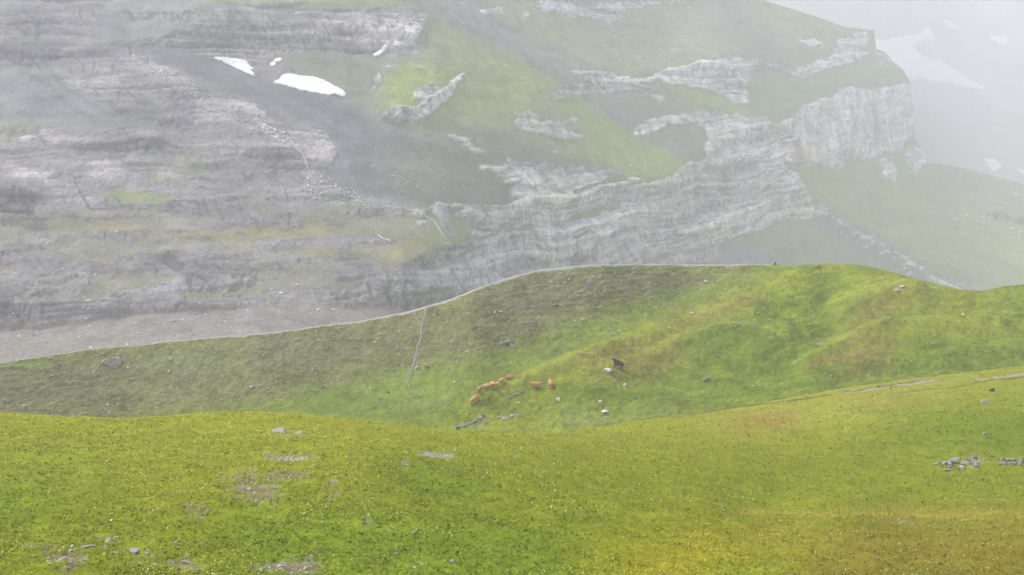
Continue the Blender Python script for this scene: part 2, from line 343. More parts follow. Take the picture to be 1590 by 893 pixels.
p([(1260,590),(1400,580),(1500,575),(1400,595),(1260,612)], col=DGRASS*1.25, soft=6, k=.8)
p([(1500,470),(1590,450),(1850,440),(1850,500),(1590,500)], col=GRASS*1.0, soft=10, k=.7)
# cattle knoll
p([(720,600),(800,590),(880,600),(960,620),(1000,640),(900,660),(780,665),(700,655)], col=GRASS*.9, soft=10, k=.7, slope=19)
p([(740,655),(800,640),(860,650),(870,668),(760,672)], col=YGRASS*.95, soft=5, k=.8, slope=5)
p([(850,640),(1000,640),(1100,632),(1050,650),(900,664)], col=(.205,.205,.055), soft=6, k=.8)
# bare stony spots
for (cx, cy_, rx, ry, kk) in [(733,660,22,4,.75),(748,650,10,5,.7),(790,648,22,3,.6),(808,612,14,4,.4),(790,622,16,3,.4),(1335,577,18,3,.7),(915,437,9,5,.9),(1395,456,16,2,.8),(905,520,12,8,.3)]:
    a = np.linspace(0, 2*np.pi, 12, endpoint=False); rr = 1+RNG.uniform(-.25, .25, 12)
    p(np.stack([cx+rx*np.cos(a)*rr, cy_+ry*np.sin(a)*rr], 1), rock=kk, soft=max(1.5, ry*.45), tint=(.20,.185,.16))
for q_, c_ in (([(1040,500),(1100,478),(1160,455),(1210,438),(1260,422),(1310,413)], YGRASS*1.15), ([(1090,512),(1140,504),(1190,510),(1240,528)], YGRASS*1.12), ([(1225,548),(1275,532),(1335,510),(1390,502),(1470,508),(1560,520)], YGRASS*1.15),
   ([(1250,575),(1300,560),(1340,548),(1400,540)], BROWN*1.1), ([(850,600),(930,572),(1010,545),(1060,528)], YGRASS*1.15), ([(1290,470),(1340,452),(1400,444),(1450,448)], YGRASS*1.2), ([(1450,470),(1520,462),(1590,452),(1700,448)], YGRASS*1.1), ([(760,620),(830,588),(880,562),(950,535),(1020,508)], YGRASS*1.15)):
    p(q_, col=c_, line=2.5, soft=2, k=.75, slope=-2)  # yellow and brown crest grass, brightened as painted relief highlights
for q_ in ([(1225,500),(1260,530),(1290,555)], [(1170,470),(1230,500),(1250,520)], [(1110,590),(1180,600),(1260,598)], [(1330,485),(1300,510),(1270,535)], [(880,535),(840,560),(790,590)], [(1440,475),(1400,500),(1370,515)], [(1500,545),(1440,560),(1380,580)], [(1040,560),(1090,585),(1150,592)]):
    p(q_, col=DGRASS*.85, line=3.5, soft=3, k=.7)  # furrows: crease shade painted into the grass colour to bring out relief
hB = np.zeros((CH, CW))
def relief(pts, wd, h, soft):
    m, sl = polymask(linepoly(pts, wd), soft); hB[sl] += m*h*1.5
for pts, wd, h, soft in [([(1040,480),(1127,446),(1194,430),(1248,420),(1308,413)], 5, 1.3, 8), ([(1440,446),(1362,453),(1335,471),(1310,490),(1290,505)], 6, 1.5, 7), ([(1560,510),(1470,503),(1396,502),(1345,519),(1312,536),(1275,558),(1245,570)], 6, 2.2, 7),
   ([(1000,560),(1050,538),(1094,520),(1127,511),(1161,516),(1194,530),(1235,552)], 5, 1.5, 6), ([(740,630),(800,598),(880,567),(960,540),(1050,515)], 8, 1.4, 8), ([(1497,462),(1560,452),(1640,446)], 6, .8, 6), ([(1430,560),(1500,548),(1590,545)], 5, .9, 6), ([(870,610),(940,600),(1010,612),(1060,630)], 5, .9, 7),
   ([(1180,485),(1230,480),(1290,470)], 8, -1.5, 9), ([(1230,520),(1275,520),(1310,505)], 6, -1.5, 7), ([(1090,565),(1160,578),(1230,572)], 8, -1.2, 8), ([(1340,490),(1430,480),(1520,482)], 8, -1.0, 8), ([(1290,590),(1380,575),(1450,560)], 7, -1.2, 7), ([(960,590),(1040,588),(1090,600)], 8, -1.1, 8), ([(640,625),(760,590),(860,540),(960,500),(1060,465)], 9, -1.1, 10),
   ([(330,560),(430,585),(520,600),(600,600)], 4, .6, 6), ([(100,560),(200,600),(330,615)], 5, -.5, 7)]:
    relief(pts, wd, h, soft)
relief([(285,540),(340,552),(420,575),(500,600)], 2, .6, 3)
mpB.slope = 14+(mpB.slope-14)*1.25
mpB.slope = blur(mpB.slope, 12, 3)
YB0 = smooth_curve([(-1000,270),(-200,285),(200,290),(450,272),(650,246),(740,240),(900,240),(1100,246),(1300,252),(1590,262),(2500,280)], 80)
def integrate(PY, Yb, slope_deg, dmin=.05, side=20, wide=0):
    rows = np.arange(Y0, Y1)+.5; T = Tn(rows)[:, None]          # integrate the slope map upwards, then even it out sideways
    f = 1/np.maximum(np.tan(np.radians(slope_deg))-T, dmin)
    d = np.zeros((CH, CW)); d[:-1] = .5*(f[1:]+f[:-1])*(T[:-1]-T[1:])
    G = np.cumsum(d[::-1], 0)[::-1]
    gx = np.arange(X0, X1)+.5
    G = G-samp(G, gx, np.interp(gx, COL, PY[:, 0]))[None, :]
    Gp = np.pad(G, ((0, 0), (330, 330)), mode='edge'); G1 = gauss1(Gp, side, 1)[:, 330:-330]
    if wide:
        Gw = gauss1(Gp, wide, 1)[:, 330:-330]; Dl = G1-Gw; Dh = Dl-gauss1(np.pad(Dl, ((150, 150), (0, 0)), mode='edge'), 45, 0)[150:-150]; G1 = Gw+Dl*.3+Dh*.7
    G = G1
    ln = samp(G, np.repeat(COL[:, None], PY.shape[1], 1), PY)
    return Yb[:, None]*np.exp(ln)
NVB = 250
def build_B():
    S = Sheet(); S.yb = crestA(COL)+26; S.yt = crestB(COL); S.nv = NVB
    S.yb = np.maximum(S.yb, S.yt+40)
    PY = make_rows(S.yb, S.yt, NVB); PX = np.repeat(COL[:, None], NVB, 1)
    Y = integrate(PY, YB0(COL), mpB.slope, .05, 9)
    S.PX, S.PY = PX, PY; S.near = None; S.r0 = 0; S.vis = base_points(PX, PY, Y); return S
SB = build_B()
# ------------------------------------------------------------------ the mountain (sheet C)
RK = (.34,.325,.325); OG = (.225,.235,.115); GG = (.222,.285,.060); VG = (.215,.310,.050)
mpC = Maps(OG, 22)
p = mpC.paint
# left rocky terraces
p([(-260,-160),(560,-160),(640,0),(660,80),(560,160),(620,300),(640,420),(650,500),(-260,640)], col=(.205,.200,.192), slope=20, rock=.62, soft=10, tint=(.255,.240,.255))
p([(-260,330),(200,330),(560,340),(620,420),(600,480),(300,490),(-260,520)], col=(.205,.198,.160), rock=.5, slope=15, soft=14)
p([(-260,455),(120,470),(260,476),(330,470),(330,482),(200,492),(110,505),(0,520),(-260,560)], rock=1, slope=45, soft=4, tint=(.205,.190,.205))
p([(300,400),(350,420),(360,440),(280,445)], rock=1, slope=40, soft=5, tint=(.21,.2,.21))
for q_, cc, kk in [([(0,338),(110,338),(200,345),(300,352),(200,358),(0,356)],(.185,.195,.085),.9), ([(120,350),(180,345),(245,357),(230,370),(150,362)],(.27,.19,.12),.8),
   ([(250,362),(340,352),(480,342),(560,340),(540,355),(420,368),(300,378)],(.215,.215,.075),.9), ([(165,300),(205,290),(255,300),(270,310),(215,322),(165,318)],(.185,.215,.055),.95),
   ([(185,330),(240,325),(285,332),(240,338)],(.19,.21,.06),.8), ([(360,310),(440,330),(520,320),(560,300),(600,320),(560,335),(480,345),(400,335)],(.19,.205,.10),.7),
   ([(-100,400),(60,405),(160,400),(200,412),(60,425),(-100,430)],(.20,.195,.10),.8), ([(250,445),(400,440),(420,462),(300,470)],(.18,.19,.095),.7),
   ([(50,150),(110,145),(110,165),(60,170)],(.18,.195,.105),.7), ([(220,270),(300,225),(330,240),(300,290),(230,300)],(.185,.20,.10),.8), ([(-100,195),(60,190),(110,200),(40,215),(-100,215)],(.195,.21,.10),.8),
   ([(470,385),(540,375),(600,380),(560,400),(480,405)],(.20,.20,.08),.8), ([(40,240),(80,240),(90,250),(50,255)],(.2,.21,.07),.7)]:
    p(q_, col=cc, rock=.36, soft=4, k=kk*.9)
for q_ in ([(135,255),(190,250),(195,275),(170,290),(140,285)], [(60,298),(110,285),(160,300),(150,318),(80,320)], [(300,235),(350,220),(400,225),(395,245),(330,252)], [(440,200),(475,195),(515,205),(522,240),(510,255),(470,250),(430,262),(400,245)],
   [(90,128),(180,118),(200,135),(130,142)], [(0,205),(60,200),(120,215),(60,232),(0,228)], [(230,262),(280,255),(300,270),(250,275)], [(0,255),(60,262),(100,280),(30,290)], [(300,150),(420,165),(400,200),(320,190)]):
    p(q_, rock=.85, soft=7, k=.8, tint=(.50,.47,.47), slope=32)
for q_ in ([(-260,70),(0,70),(50,78),(100,85),(180,70),(170,85),(90,98),(0,92),(-260,92)], [(170,165),(240,175),(290,180),(280,200),(180,198)], [(265,140),(300,150),(300,200),(280,210),(255,190)], [(380,228),(450,230),(480,240),(440,252),(380,245)], [(120,225),(220,215),(300,222),(220,236),(120,236)], [(0,280),(60,300),(50,330),(-40,330)]):
    p(q_, rock=1, slope=55, soft=3, tint=(.215,.195,.22))
for q_, w__, k__ in (([(88,120),(128,150),(168,174),(236,186)], 3, .8), ([(25,108),(72,130),(108,162),(150,185)], 3, .7), ([(170,165),(220,176),(262,184)], 2.5, .8), ([(250,92),(330,128),(400,170),(440,190)], 4, .35), ([(300,92),(420,142),(520,198),(560,262),(610,300)], 4, .35), ([(480,150),(600,205),(700,235)], 3, .35), ([(560,200),(640,230),(700,290)], 4, .3)):
    SCL = globals().setdefault('SCL', []); SCL.append((q_, w__, k__))
# dark boulder stream
p([(195,80),(225,95),(300,130),(360,160),(420,190),(440,205),(400,200),(330,165),(260,130),(200,105)], rock=.9, soft=4, tint=(.31,.295,.31))
# scree fans
p([(-260,90),(30,108),(70,120),(130,145),(190,175),(240,182),(250,200),(150,200),(80,190),(0,182),(-260,200)], col=(.180,.178,.188), rock=.05, slope=30, soft=5)
p([(200,160),(260,168),(250,182),(200,178)], col=SLATE, rock=.05, soft=3)
p([(220,82),(260,72),(320,90),(340,97),(410,124),(480,142),(540,152),(600,192),(680,214),(745,236),(785,255),(805,290),(795,318),(740,322),(690,330),(650,318),(600,315),(540,300),(500,275),(527,240),(505,200),(460,190),(430,190),(395,162),(350,135),(300,120),(250,103)], col=SLATE, rock=.04, slope=31, soft=3)
p([(600,215),(700,225),(770,250),(802,290),(795,316),(740,320),(690,325),(640,300),(600,270)], col=(.200,.205,.135), soft=16, k=.95)
p([(470,190),(520,195),(560,250),(560,290),(530,285),(500,270),(525,240),(500,205)], col=(.170,.168,.188), soft=6, k=.8)
p([(700,330),(640,322),(560,318),(520,300),(560,300),(640,312)], col=(.24,.235,.235), soft=4, rock=.3, k=.7)
for q_, w__, k__ in SCL: p(q_, col=(.095,.092,.11), line=w__, soft=2.5, k=k__, slope=20)
for q_ in ([(330,100),(430,150),(500,180),(560,215)], [(270,85),(330,110),(430,170),(520,230),(560,290)], [(540,160),(640,205),(720,240)]): p(q_, col=(.21,.205,.22), line=3, soft=3, k=.5)
# slope between snow and green bowl
p([(410,85),(480,78),(560,85),(600,90),(600,120),(580,145),(600,185),(560,170),(530,140),(480,120),(430,110)], col=(.165,.180,.115), rock=.08, slope=30, soft=5)
p([(400,108),(430,100),(460,108),(450,118),(420,122)], col=(.22,.20,.2), rock=.6, soft=3)
# top-left cliffs and ledges
p([(150,-160),(640,-160),(660,8),(620,15),(540,15),(420,8),(300,5),(150,-10)], col=(.175,.205,.090), rock=.1, slope=24, soft=5)
p([(150,20),(240,-60),(320,-5),(300,25),(250,30),(190,22)], col=(.20,.20,.205), rock=.1, soft=5)
p([(60,-20),(140,-20),(130,2),(80,15),(60,10)], rock=1, slope=60, soft=3, tint=(.37,.34,.35))
p([(-260,25),(60,28),(150,28),(160,35),(60,42),(-260,40)], rock=1, slope=55, soft=3, tint=(.34,.315,.33))
p([(180,20),(250,18),(300,12),(330,14),(300,40),(250,33),(190,27)], rock=1, slope=60, soft=3, tint=(.38,.36,.365))
p([(150,33),(250,34),(300,42),(300,55),(250,58),(150,60)], col=(.19,.19,.205), rock=.05, slope=28, soft=4)
p([(270,50),(300,42),(330,14),(420,8),(540,15),(620,14),(668,18),(655,36),(645,62),(610,80),(540,84),(480,78),(400,90),(340,96),(300,75),(230,72)], rock=1, slope=58, soft=3, tint=(.345,.32,.33))
p([(300,22),(420,14),(640,20),(640,34),(480,40),(330,36)], rock=.75, slope=35, soft=4, tint=(.30,.29,.29), col=(.2,.2,.17))
# green bowl in the middle
p([(595,112),(640,96),(715,102),(722,112),(705,145),(680,170),(650,182),(610,165),(600,140)], col=GG, rock=.1, soft=5, slope=24)
p([(590,186),(612,170),(645,166),(668,150),(700,130),(718,112),(722,116),(712,140),(690,165),(655,188),(620,194)], rock=1, slope=62, soft=2, tint=(.40,.375,.37), vert=1)
p([(640,135),(680,120),(690,140),(650,160)], rock=.7, soft=3)
p([(575,142),(578,130),(592,112),(592,122),(582,138)], rock=1, soft=1.5, tint=(.4,.38,.37))
p([(540,160),(600,165),(590,190),(560,175)], rock=.6, soft=4, tint=(.3,.29,.3))
# central pastures
p([(660,20),(760,60),(850,112),(880,130),(860,150),(810,172),(780,178),(700,182),(672,182),(700,150),(722,112),(700,70)], col=(.245,.275,.095), rock=.0, slope=22, soft=6)
p([(720,150),(790,110),(850,115),(870,140),(840,160),(790,178),(700,182)], col=GG, soft=8, k=.8)
p([(850,110),(1000,150),(1060,230),(1065,258),(1040,280),(960,272),(900,245),(870,225),(905,205),(860,165)], col=GG, rock=.0, slope=21, soft=5)
p([(900,195),(960,200),(1040,235),(1060,255),(1040,276),(960,268),(910,235)], col=VG, soft=8, k=.9)
p([(670,182),(700,180),(770,190),(840,212),(910,245),(970,272),(960,276),(900,254),(830,222),(760,198),(700,190)], col=(.235,.265,.10), soft=3, k=.8, slope=8)
p([(660,192),(740,196),(820,222),(900,256),(950,275),(870,292),(800,290),(770,250),(720,222),(650,205)], col=(.170,.168,.115), rock=.1, soft=6, slope=30)
p([(800,172),(822,172),(850,186),(905,203),(903,214),(862,219),(828,208),(802,195)], rock=.95, slope=45, soft=2.5, tint=(.35,.325,.31))
p([(860,192),(900,176),(908,180),(870,196)], rock=.85, soft=2, tint=(.38,.36,.36))
p([(690,205),(730,215),(760,240),(735,232),(700,214)], rock=.8, soft=2.5, tint=(.36,.34,.34))
# long pale gullies coming down from the top
p([(630,-160),(760,-160),(740,0),(800,45),(900,95),(960,118),(1010,150),(960,150),(880,125),(760,62),(700,36),(640,6)], col=(.235,.232,.225), rock=.12, slope=22, soft=5)
p([(700,36),(790,72),(870,125),(905,150),(960,180),(1000,205),(1080,250)], line=3.5, col=(.15,.15,.15), rock=.3, soft=2, k=.8)
p([(780,30),(860,80),(960,118),(1000,135)], line=3, col=(.16,.165,.14), rock=.2, soft=2, k=.6)
p([(760,-160),(1150,-160),(1180,0),(1250,60),(1200,85),(1100,90),(1010,110),(930,100),(820,50),(760,5)], col=(.255,.275,.155), rock=.06, slope=20, soft=6)
p([(1040,-160),(1130,-160),(1180,40),(1260,105),(1200,90),(1130,60),(1060,20)], col=(.20,.205,.17), rock=.08, soft=10, k=.8)
p([(745,20),(760,8),(785,8),(780,20),(755,24)], rock=.95, soft=2.5); p([(810,25),(822,28),(820,18)], rock=.9, soft=2)
p([(835,-5),(870,-60),(1060,-60),(1070,0),(975,12),(962,32),(945,37),(920,26),(880,24),(840,18)], rock=.95, slope=60, soft=3, tint=(.36,.345,.345))
p([(880,-60),(960,-60),(1000,0),(930,12),(890,5)], rock=.1, col=(.19,.19,.18), soft=5, k=.8)
p([(850,156),(880,138),(908,122),(892,108),(950,112),(1000,132),(1022,148),(980,140),(930,142),(890,150)], rock=.9, slope=45, soft=3, tint=(.38,.365,.36))
p([(905,150),(960,152),(1040,198),(1100,242),(1080,256),(1000,208),(930,168)], col=(.195,.19,.19), rock=.12, soft=4)
p([(1005,122),(1040,108),(1080,96),(1130,88),(1190,92),(1170,115),(1160,168),(1120,152),(1080,136),(1040,134)], rock=1, slope=58, soft=3, tint=(.40,.385,.38))
p([(1130,70),(1200,80),(1240,100),(1230,118),(1170,115),(1190,95)], col=(.19,.20,.14), rock=.1, soft=5)
p([(1032,140),(1080,136),(1150,158),(1205,188),(1180,196),(1120,176),(1060,158)], col=(.22,.30,.07), rock=.0, slope=22, soft=4)
p([(985,150),(1030,148),(1090,168),(1100,185),(1050,190),(1000,198),(960,170)], col=(.18,.175,.13), rock=.08, soft=4)
p([(975,200),(1020,184),(1075,178),(1100,166),(1150,180),(1215,198),(1232,222),(1226,252),(1200,252),(1140,244),(1095,246),(1098,215),(1090,195),(1030,192),(990,206)], rock=.72, slope=42, soft=4, tint=(.39,.375,.37), col=(.185,.2,.115))
p([(1000,205),(1085,192),(1095,215),(1085,242),(1040,225)], col=(.178,.182,.118), rock=.06, soft=4)
for q_, w_ in (([(888,112),(950,119),(1012,143),(1032,158)], 3.5), ([(905,142),(960,130),(1012,124)], 2.5), ([(985,207),(1040,190),(1095,170),(1150,182),(1215,198)], 4), ([(740,262),(800,258),(850,258),(960,270),(1005,288)], 3), ([(1128,152),(1170,176),(1226,196)], 3), ([(1190,96),(1235,112),(1275,108),(1330,92)], 3), ([(610,300),(680,316),(745,322)], 2), ([(1100,215),(1095,245),(1130,262)], 5), ([(835,150),(862,146),(890,128)], 3), ([(960,12),(1010,6),(1070,-6)], 4)):
    p(q_, line=w_, rock=.9, tint=(.38,.365,.36), soft=2.5, slope=48, k=.9)
# the big layered cliff
p([(735,262),(790,248),(850,255),(900,262),(960,262),(950,282),(900,300),(800,330),(790,290),(760,262)], rock=.66, slope=38, soft=5, tint=(.36,.345,.34), col=(.19,.185,.15))
p([(595,470),(605,440),(612,425),(640,408),(660,392),(720,372),(742,352),(700,330),(745,322),(800,318),(850,303),(905,300),(960,283),(1000,288),(1045,275),(1062,256),(1130,240),(1200,250),(1228,264),(1252,285),(1264,302),(1258,342),(1213,340),(1190,358),(1150,368),(1122,376),(1112,412),(1050,430),(900,440),(830,450),(760,470),(700,495),(650,510),(600,500)], rock=1, slope=62, soft=3, tint=(.33,.31,.315))
p([(800,268),(830,262),(880,318),(870,332),(835,300),(815,282)], rock=1, tint=(.44,.42,.41), soft=3)
p([(880,335),(920,322),(965,318),(960,328),(900,345)], col=(.185,.185,.11), rock=.15, soft=3, slope=20, k=.85)
p([(775,352),(810,340),(835,350),(820,362),(780,362)], col=(.185,.18,.115), rock=.2, soft=3, slope=25, k=.85)
p([(1000,300),(1030,296),(1032,304),(1005,308)], col=(.16,.18,.1), rock=.2, soft=2)
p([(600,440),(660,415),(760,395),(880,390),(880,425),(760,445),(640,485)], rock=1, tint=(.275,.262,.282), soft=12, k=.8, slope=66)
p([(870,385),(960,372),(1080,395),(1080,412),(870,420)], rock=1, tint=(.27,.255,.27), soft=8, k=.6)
p([(1060,340),(1200,290),(1262,300),(1258,340),(1100,380)], rock=1, tint=(.385,.37,.365), soft=8, k=.6)
p([(1215,322),(1262,305),(1260,340),(1220,338)], rock=1, tint=(.42,.37,.32), soft=3, k=.8)
# strata shelves (thin near-level ledges in a darker tint)
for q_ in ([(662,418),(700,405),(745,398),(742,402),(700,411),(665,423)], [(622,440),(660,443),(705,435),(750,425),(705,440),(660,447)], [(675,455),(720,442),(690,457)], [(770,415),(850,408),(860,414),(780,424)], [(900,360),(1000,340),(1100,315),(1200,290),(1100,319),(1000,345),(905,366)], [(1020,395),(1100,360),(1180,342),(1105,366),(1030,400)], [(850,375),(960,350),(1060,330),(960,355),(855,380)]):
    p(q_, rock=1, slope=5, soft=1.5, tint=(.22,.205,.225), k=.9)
# stream ravine
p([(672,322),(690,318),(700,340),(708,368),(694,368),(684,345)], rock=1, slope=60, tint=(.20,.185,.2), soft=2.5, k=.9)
p([(590,330),(660,330),(680,365),(600,360)], rock=.8, tint=(.33,.31,.31), soft=5, col=(.2,.19,.15), k=.7)
p([(595,378),(640,372),(690,372),(700,380),(660,392),(620,410),(590,410)], col=(.205,.205,.085), rock=.15, soft=5, slope=14)
p([(530,345),(590,332),(650,350),(700,366),(640,372),(560,370)], col=(.19,.19,.115), rock=.25, soft=5, slope=16, k=.8)
# gravel outwash at the foot
p([(-260,620),(-260,540),(0,516),(60,509),(110,501),(200,488),(330,480),(440,483),(560,474),(620,476),(655,486),(700,470),(700,520),(500,560),(100,600)], col=(.215,.195,.180), rock=.0, slope=4, soft=3)
p([(250,484),(330,482),(440,486),(560,478),(640,480),(560,500),(430,515),(300,522),(240,505)], col=(.20,.19,.19), soft=8, k=.7)
# right-hand slopes
p([(1100,430),(1112,408),(1122,378),(1150,368),(1210,400),(1260,416),(1260,430)], col=SLATE*1.9, rock=.08, slope=26, soft=3)
p([(1125,376),(1190,356),(1215,338),(1262,340),(1330,384),(1430,428),(1500,470),(1300,470),(1255,415),(1190,386)], col=(.200,.230,.115), rock=.0, slope=22, soft=3)
p([(1150,385),(1185,400),(1215,418),(1250,430),(1200,400)], col=(.2,.195,.2), soft=2.5, rock=.2)
p([(1280,425),(1340,400),(1400,430),(1460,450),(1400,460)], col=(.19,.185,.17), soft=6, k=.8)
p([(1262,303),(1300,330),(1380,374),(1450,414),(1540,462),(1480,475),(1420,436),(1330,388),(1256,346)], col=(.150,.140,.135), rock=.3, slope=20, soft=4)
p([(1266,322),(1320,352),(1400,400),(1470,445),(1500,462)], line=[5,4,3,4,5], rock=.75, tint=(.33,.31,.31), soft=2, k=.85)
p([(1262,318),(1320,345),(1390,385)], line=2.5, rock=.5, tint=(.2,.19,.2), soft=1.5, k=.85)
p([(1224,252),(1300,258),(1390,286),(1500,328),(1590,350),(1850,400),(1850,470),(1590,470),(1520,440),(1440,404),(1370,365),(1320,336),(1262,303),(1246,280)], col=(.215,.268,.065), rock=.0, slope=19, soft=3)
p([(1440,420),(1590,425),(1850,430),(1850,480),(1590,480),(1480,450)], col=(.18,.185,.14), soft=8, k=.8)
p([(1500,350),(1590,365),(1700,380),(1700,400),(1590,390),(1500,375)], col=(.185,.2,.15), soft=10, k=.6)
p([(1300,260),(1330,248),(1390,238),(1420,222),(1445,250),(1590,286),(1850,330),(1850,400),(1590,346),(1500,322),(1400,284)], col=(.185,.24,.095), rock=.05, slope=13, soft=4)
p([(1440,250),(1590,280),(1850,325),(1850,370),(1590,330),(1480,300)], col=(.175,.2,.13), rock=.12, soft=6, slope=9)
# headland
p([(1190,-60),(1280,20),(1355,40),(1352,78),(1290,68),(1235,60),(1190,30),(1130,-20)], col=(.225,.275,.105), rock=.03, slope=24, soft=3)
p([(1232,62),(1262,58),(1280,70),(1262,74)], rock=.85, soft=2, tint=(.42,.4,.4))
p([(1300,60),(1345,50),(1352,80),(1330,95),(1300,98),(1275,108),(1262,118),(1235,120),(1240,104),(1280,92),(1300,78)], rock=.9, slope=58, soft=3, tint=(.40,.375,.375))
p([(1163,120),(1230,122),(1300,112),(1340,95),(1385,92),(1410,118),(1405,134),(1310,138),(1290,150),(1235,168),(1213,195),(1158,166)], col=(.185,.245,.105), rock=.02, slope=26, soft=3)
p([(1355,78),(1390,84),(1400,100),(1370,105)], rock=.5, soft=3)
p([(1222,254),(1226,225),(1212,196),(1238,166),(1290,150),(1312,134),(1362,142),(1410,128),(1420,160),(1420,205),(1396,236),(1362,240),(1322,252),(1300,264),(1262,255)], rock=1, slope=74, soft=2.5, tint=(.40,.385,.39), vert=1)
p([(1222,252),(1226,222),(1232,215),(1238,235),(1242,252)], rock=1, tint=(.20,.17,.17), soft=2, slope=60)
p([(1240,250),(1240,222),(1256,215),(1262,240),(1258,254)], rock=1, tint=(.42,.35,.28), soft=4, k=.8)
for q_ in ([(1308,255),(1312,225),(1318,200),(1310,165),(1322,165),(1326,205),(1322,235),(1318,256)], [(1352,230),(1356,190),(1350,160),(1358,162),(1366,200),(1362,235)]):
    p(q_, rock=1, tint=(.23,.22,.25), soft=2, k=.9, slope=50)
p([(1362,250),(1378,240),(1395,262),(1395,282),(1370,276)], rock=.75, soft=3, tint=(.42,.4,.4)); p([(1400,236),(1425,225),(1440,240),(1432,262),(1425,272),(1410,255)], rock=.9, slope=55, soft=3, tint=(.40,.385,.385))
mpC.slope = blur(mpC.slope, 5, 1.5)
YC0 = smooth_curve([(-1000,520),(0,560),(300,590),(560,640),(680,740),(800,900),(950,1080),(1110,1260),(1260,1450),(1400,1600),(1590,1720),(2500,1900)], 60)
NVC = 470
def build_C():
    S = Sheet(); S.yb = crestB(COL)+16; S.yt = silC(COL); S.nv = NVC
    PY = make_rows(S.yb, S.yt, NVC); PX = np.repeat(COL[:, None], NVC, 1)
    Y = integrate(PY, YC0(COL), mpC.slope, .12, 22, 110)
    S.PX, S.PY = PX, PY; S.near = None; S.r0 = 0; S.vis = base_points(PX, PY, Y); return S
SC_ = build_C()
# ------------------------------------------------------------------ far mountain (sheet D)
mpD = Maps((.26,.255,.27), 31)
p = mpD.paint
p([(1400,200),(1850,230),(1850,420),(1400,420)], col=(.16,.19,.14), soft=25, k=.8, slope=22)
p([(1100,-160),(1850,-160),(1850,200),(1500,180),(1440,120),(1360,60)], rock=.55, soft=20, tint=(.36,.35,.37))
p([(1440,130),(1520,170),(1560,230),(1430,230)], col=(.16,.17,.18), soft=15, k=.7)
NVD = 150
def build_D():
    S = Sheet(); S.yb = np.minimum(silC(COL)+30, 400.0); S.yb = smooth_curve(np.stack([COL, S.yb], 1), 25)(COL); S.yt = np.full(NC, -110.0)+30*np.sin(COL/190.0)+12*np.sin(COL/61.0); S.nv = NVD
    S.yb = np.maximum(S.yb, -20)
    PY = make_rows(S.yb, S.yt, NVD); PX = np.repeat(COL[:, None], NVD, 1)
    Y = integrate(PY, 3700+0*COL, mpD.slope, .15, 24)
    S.PX, S.PY = PX, PY; S.near = None; S.r0 = 0; S.vis = base_points(PX, PY, Y); return S
SD = build_D()
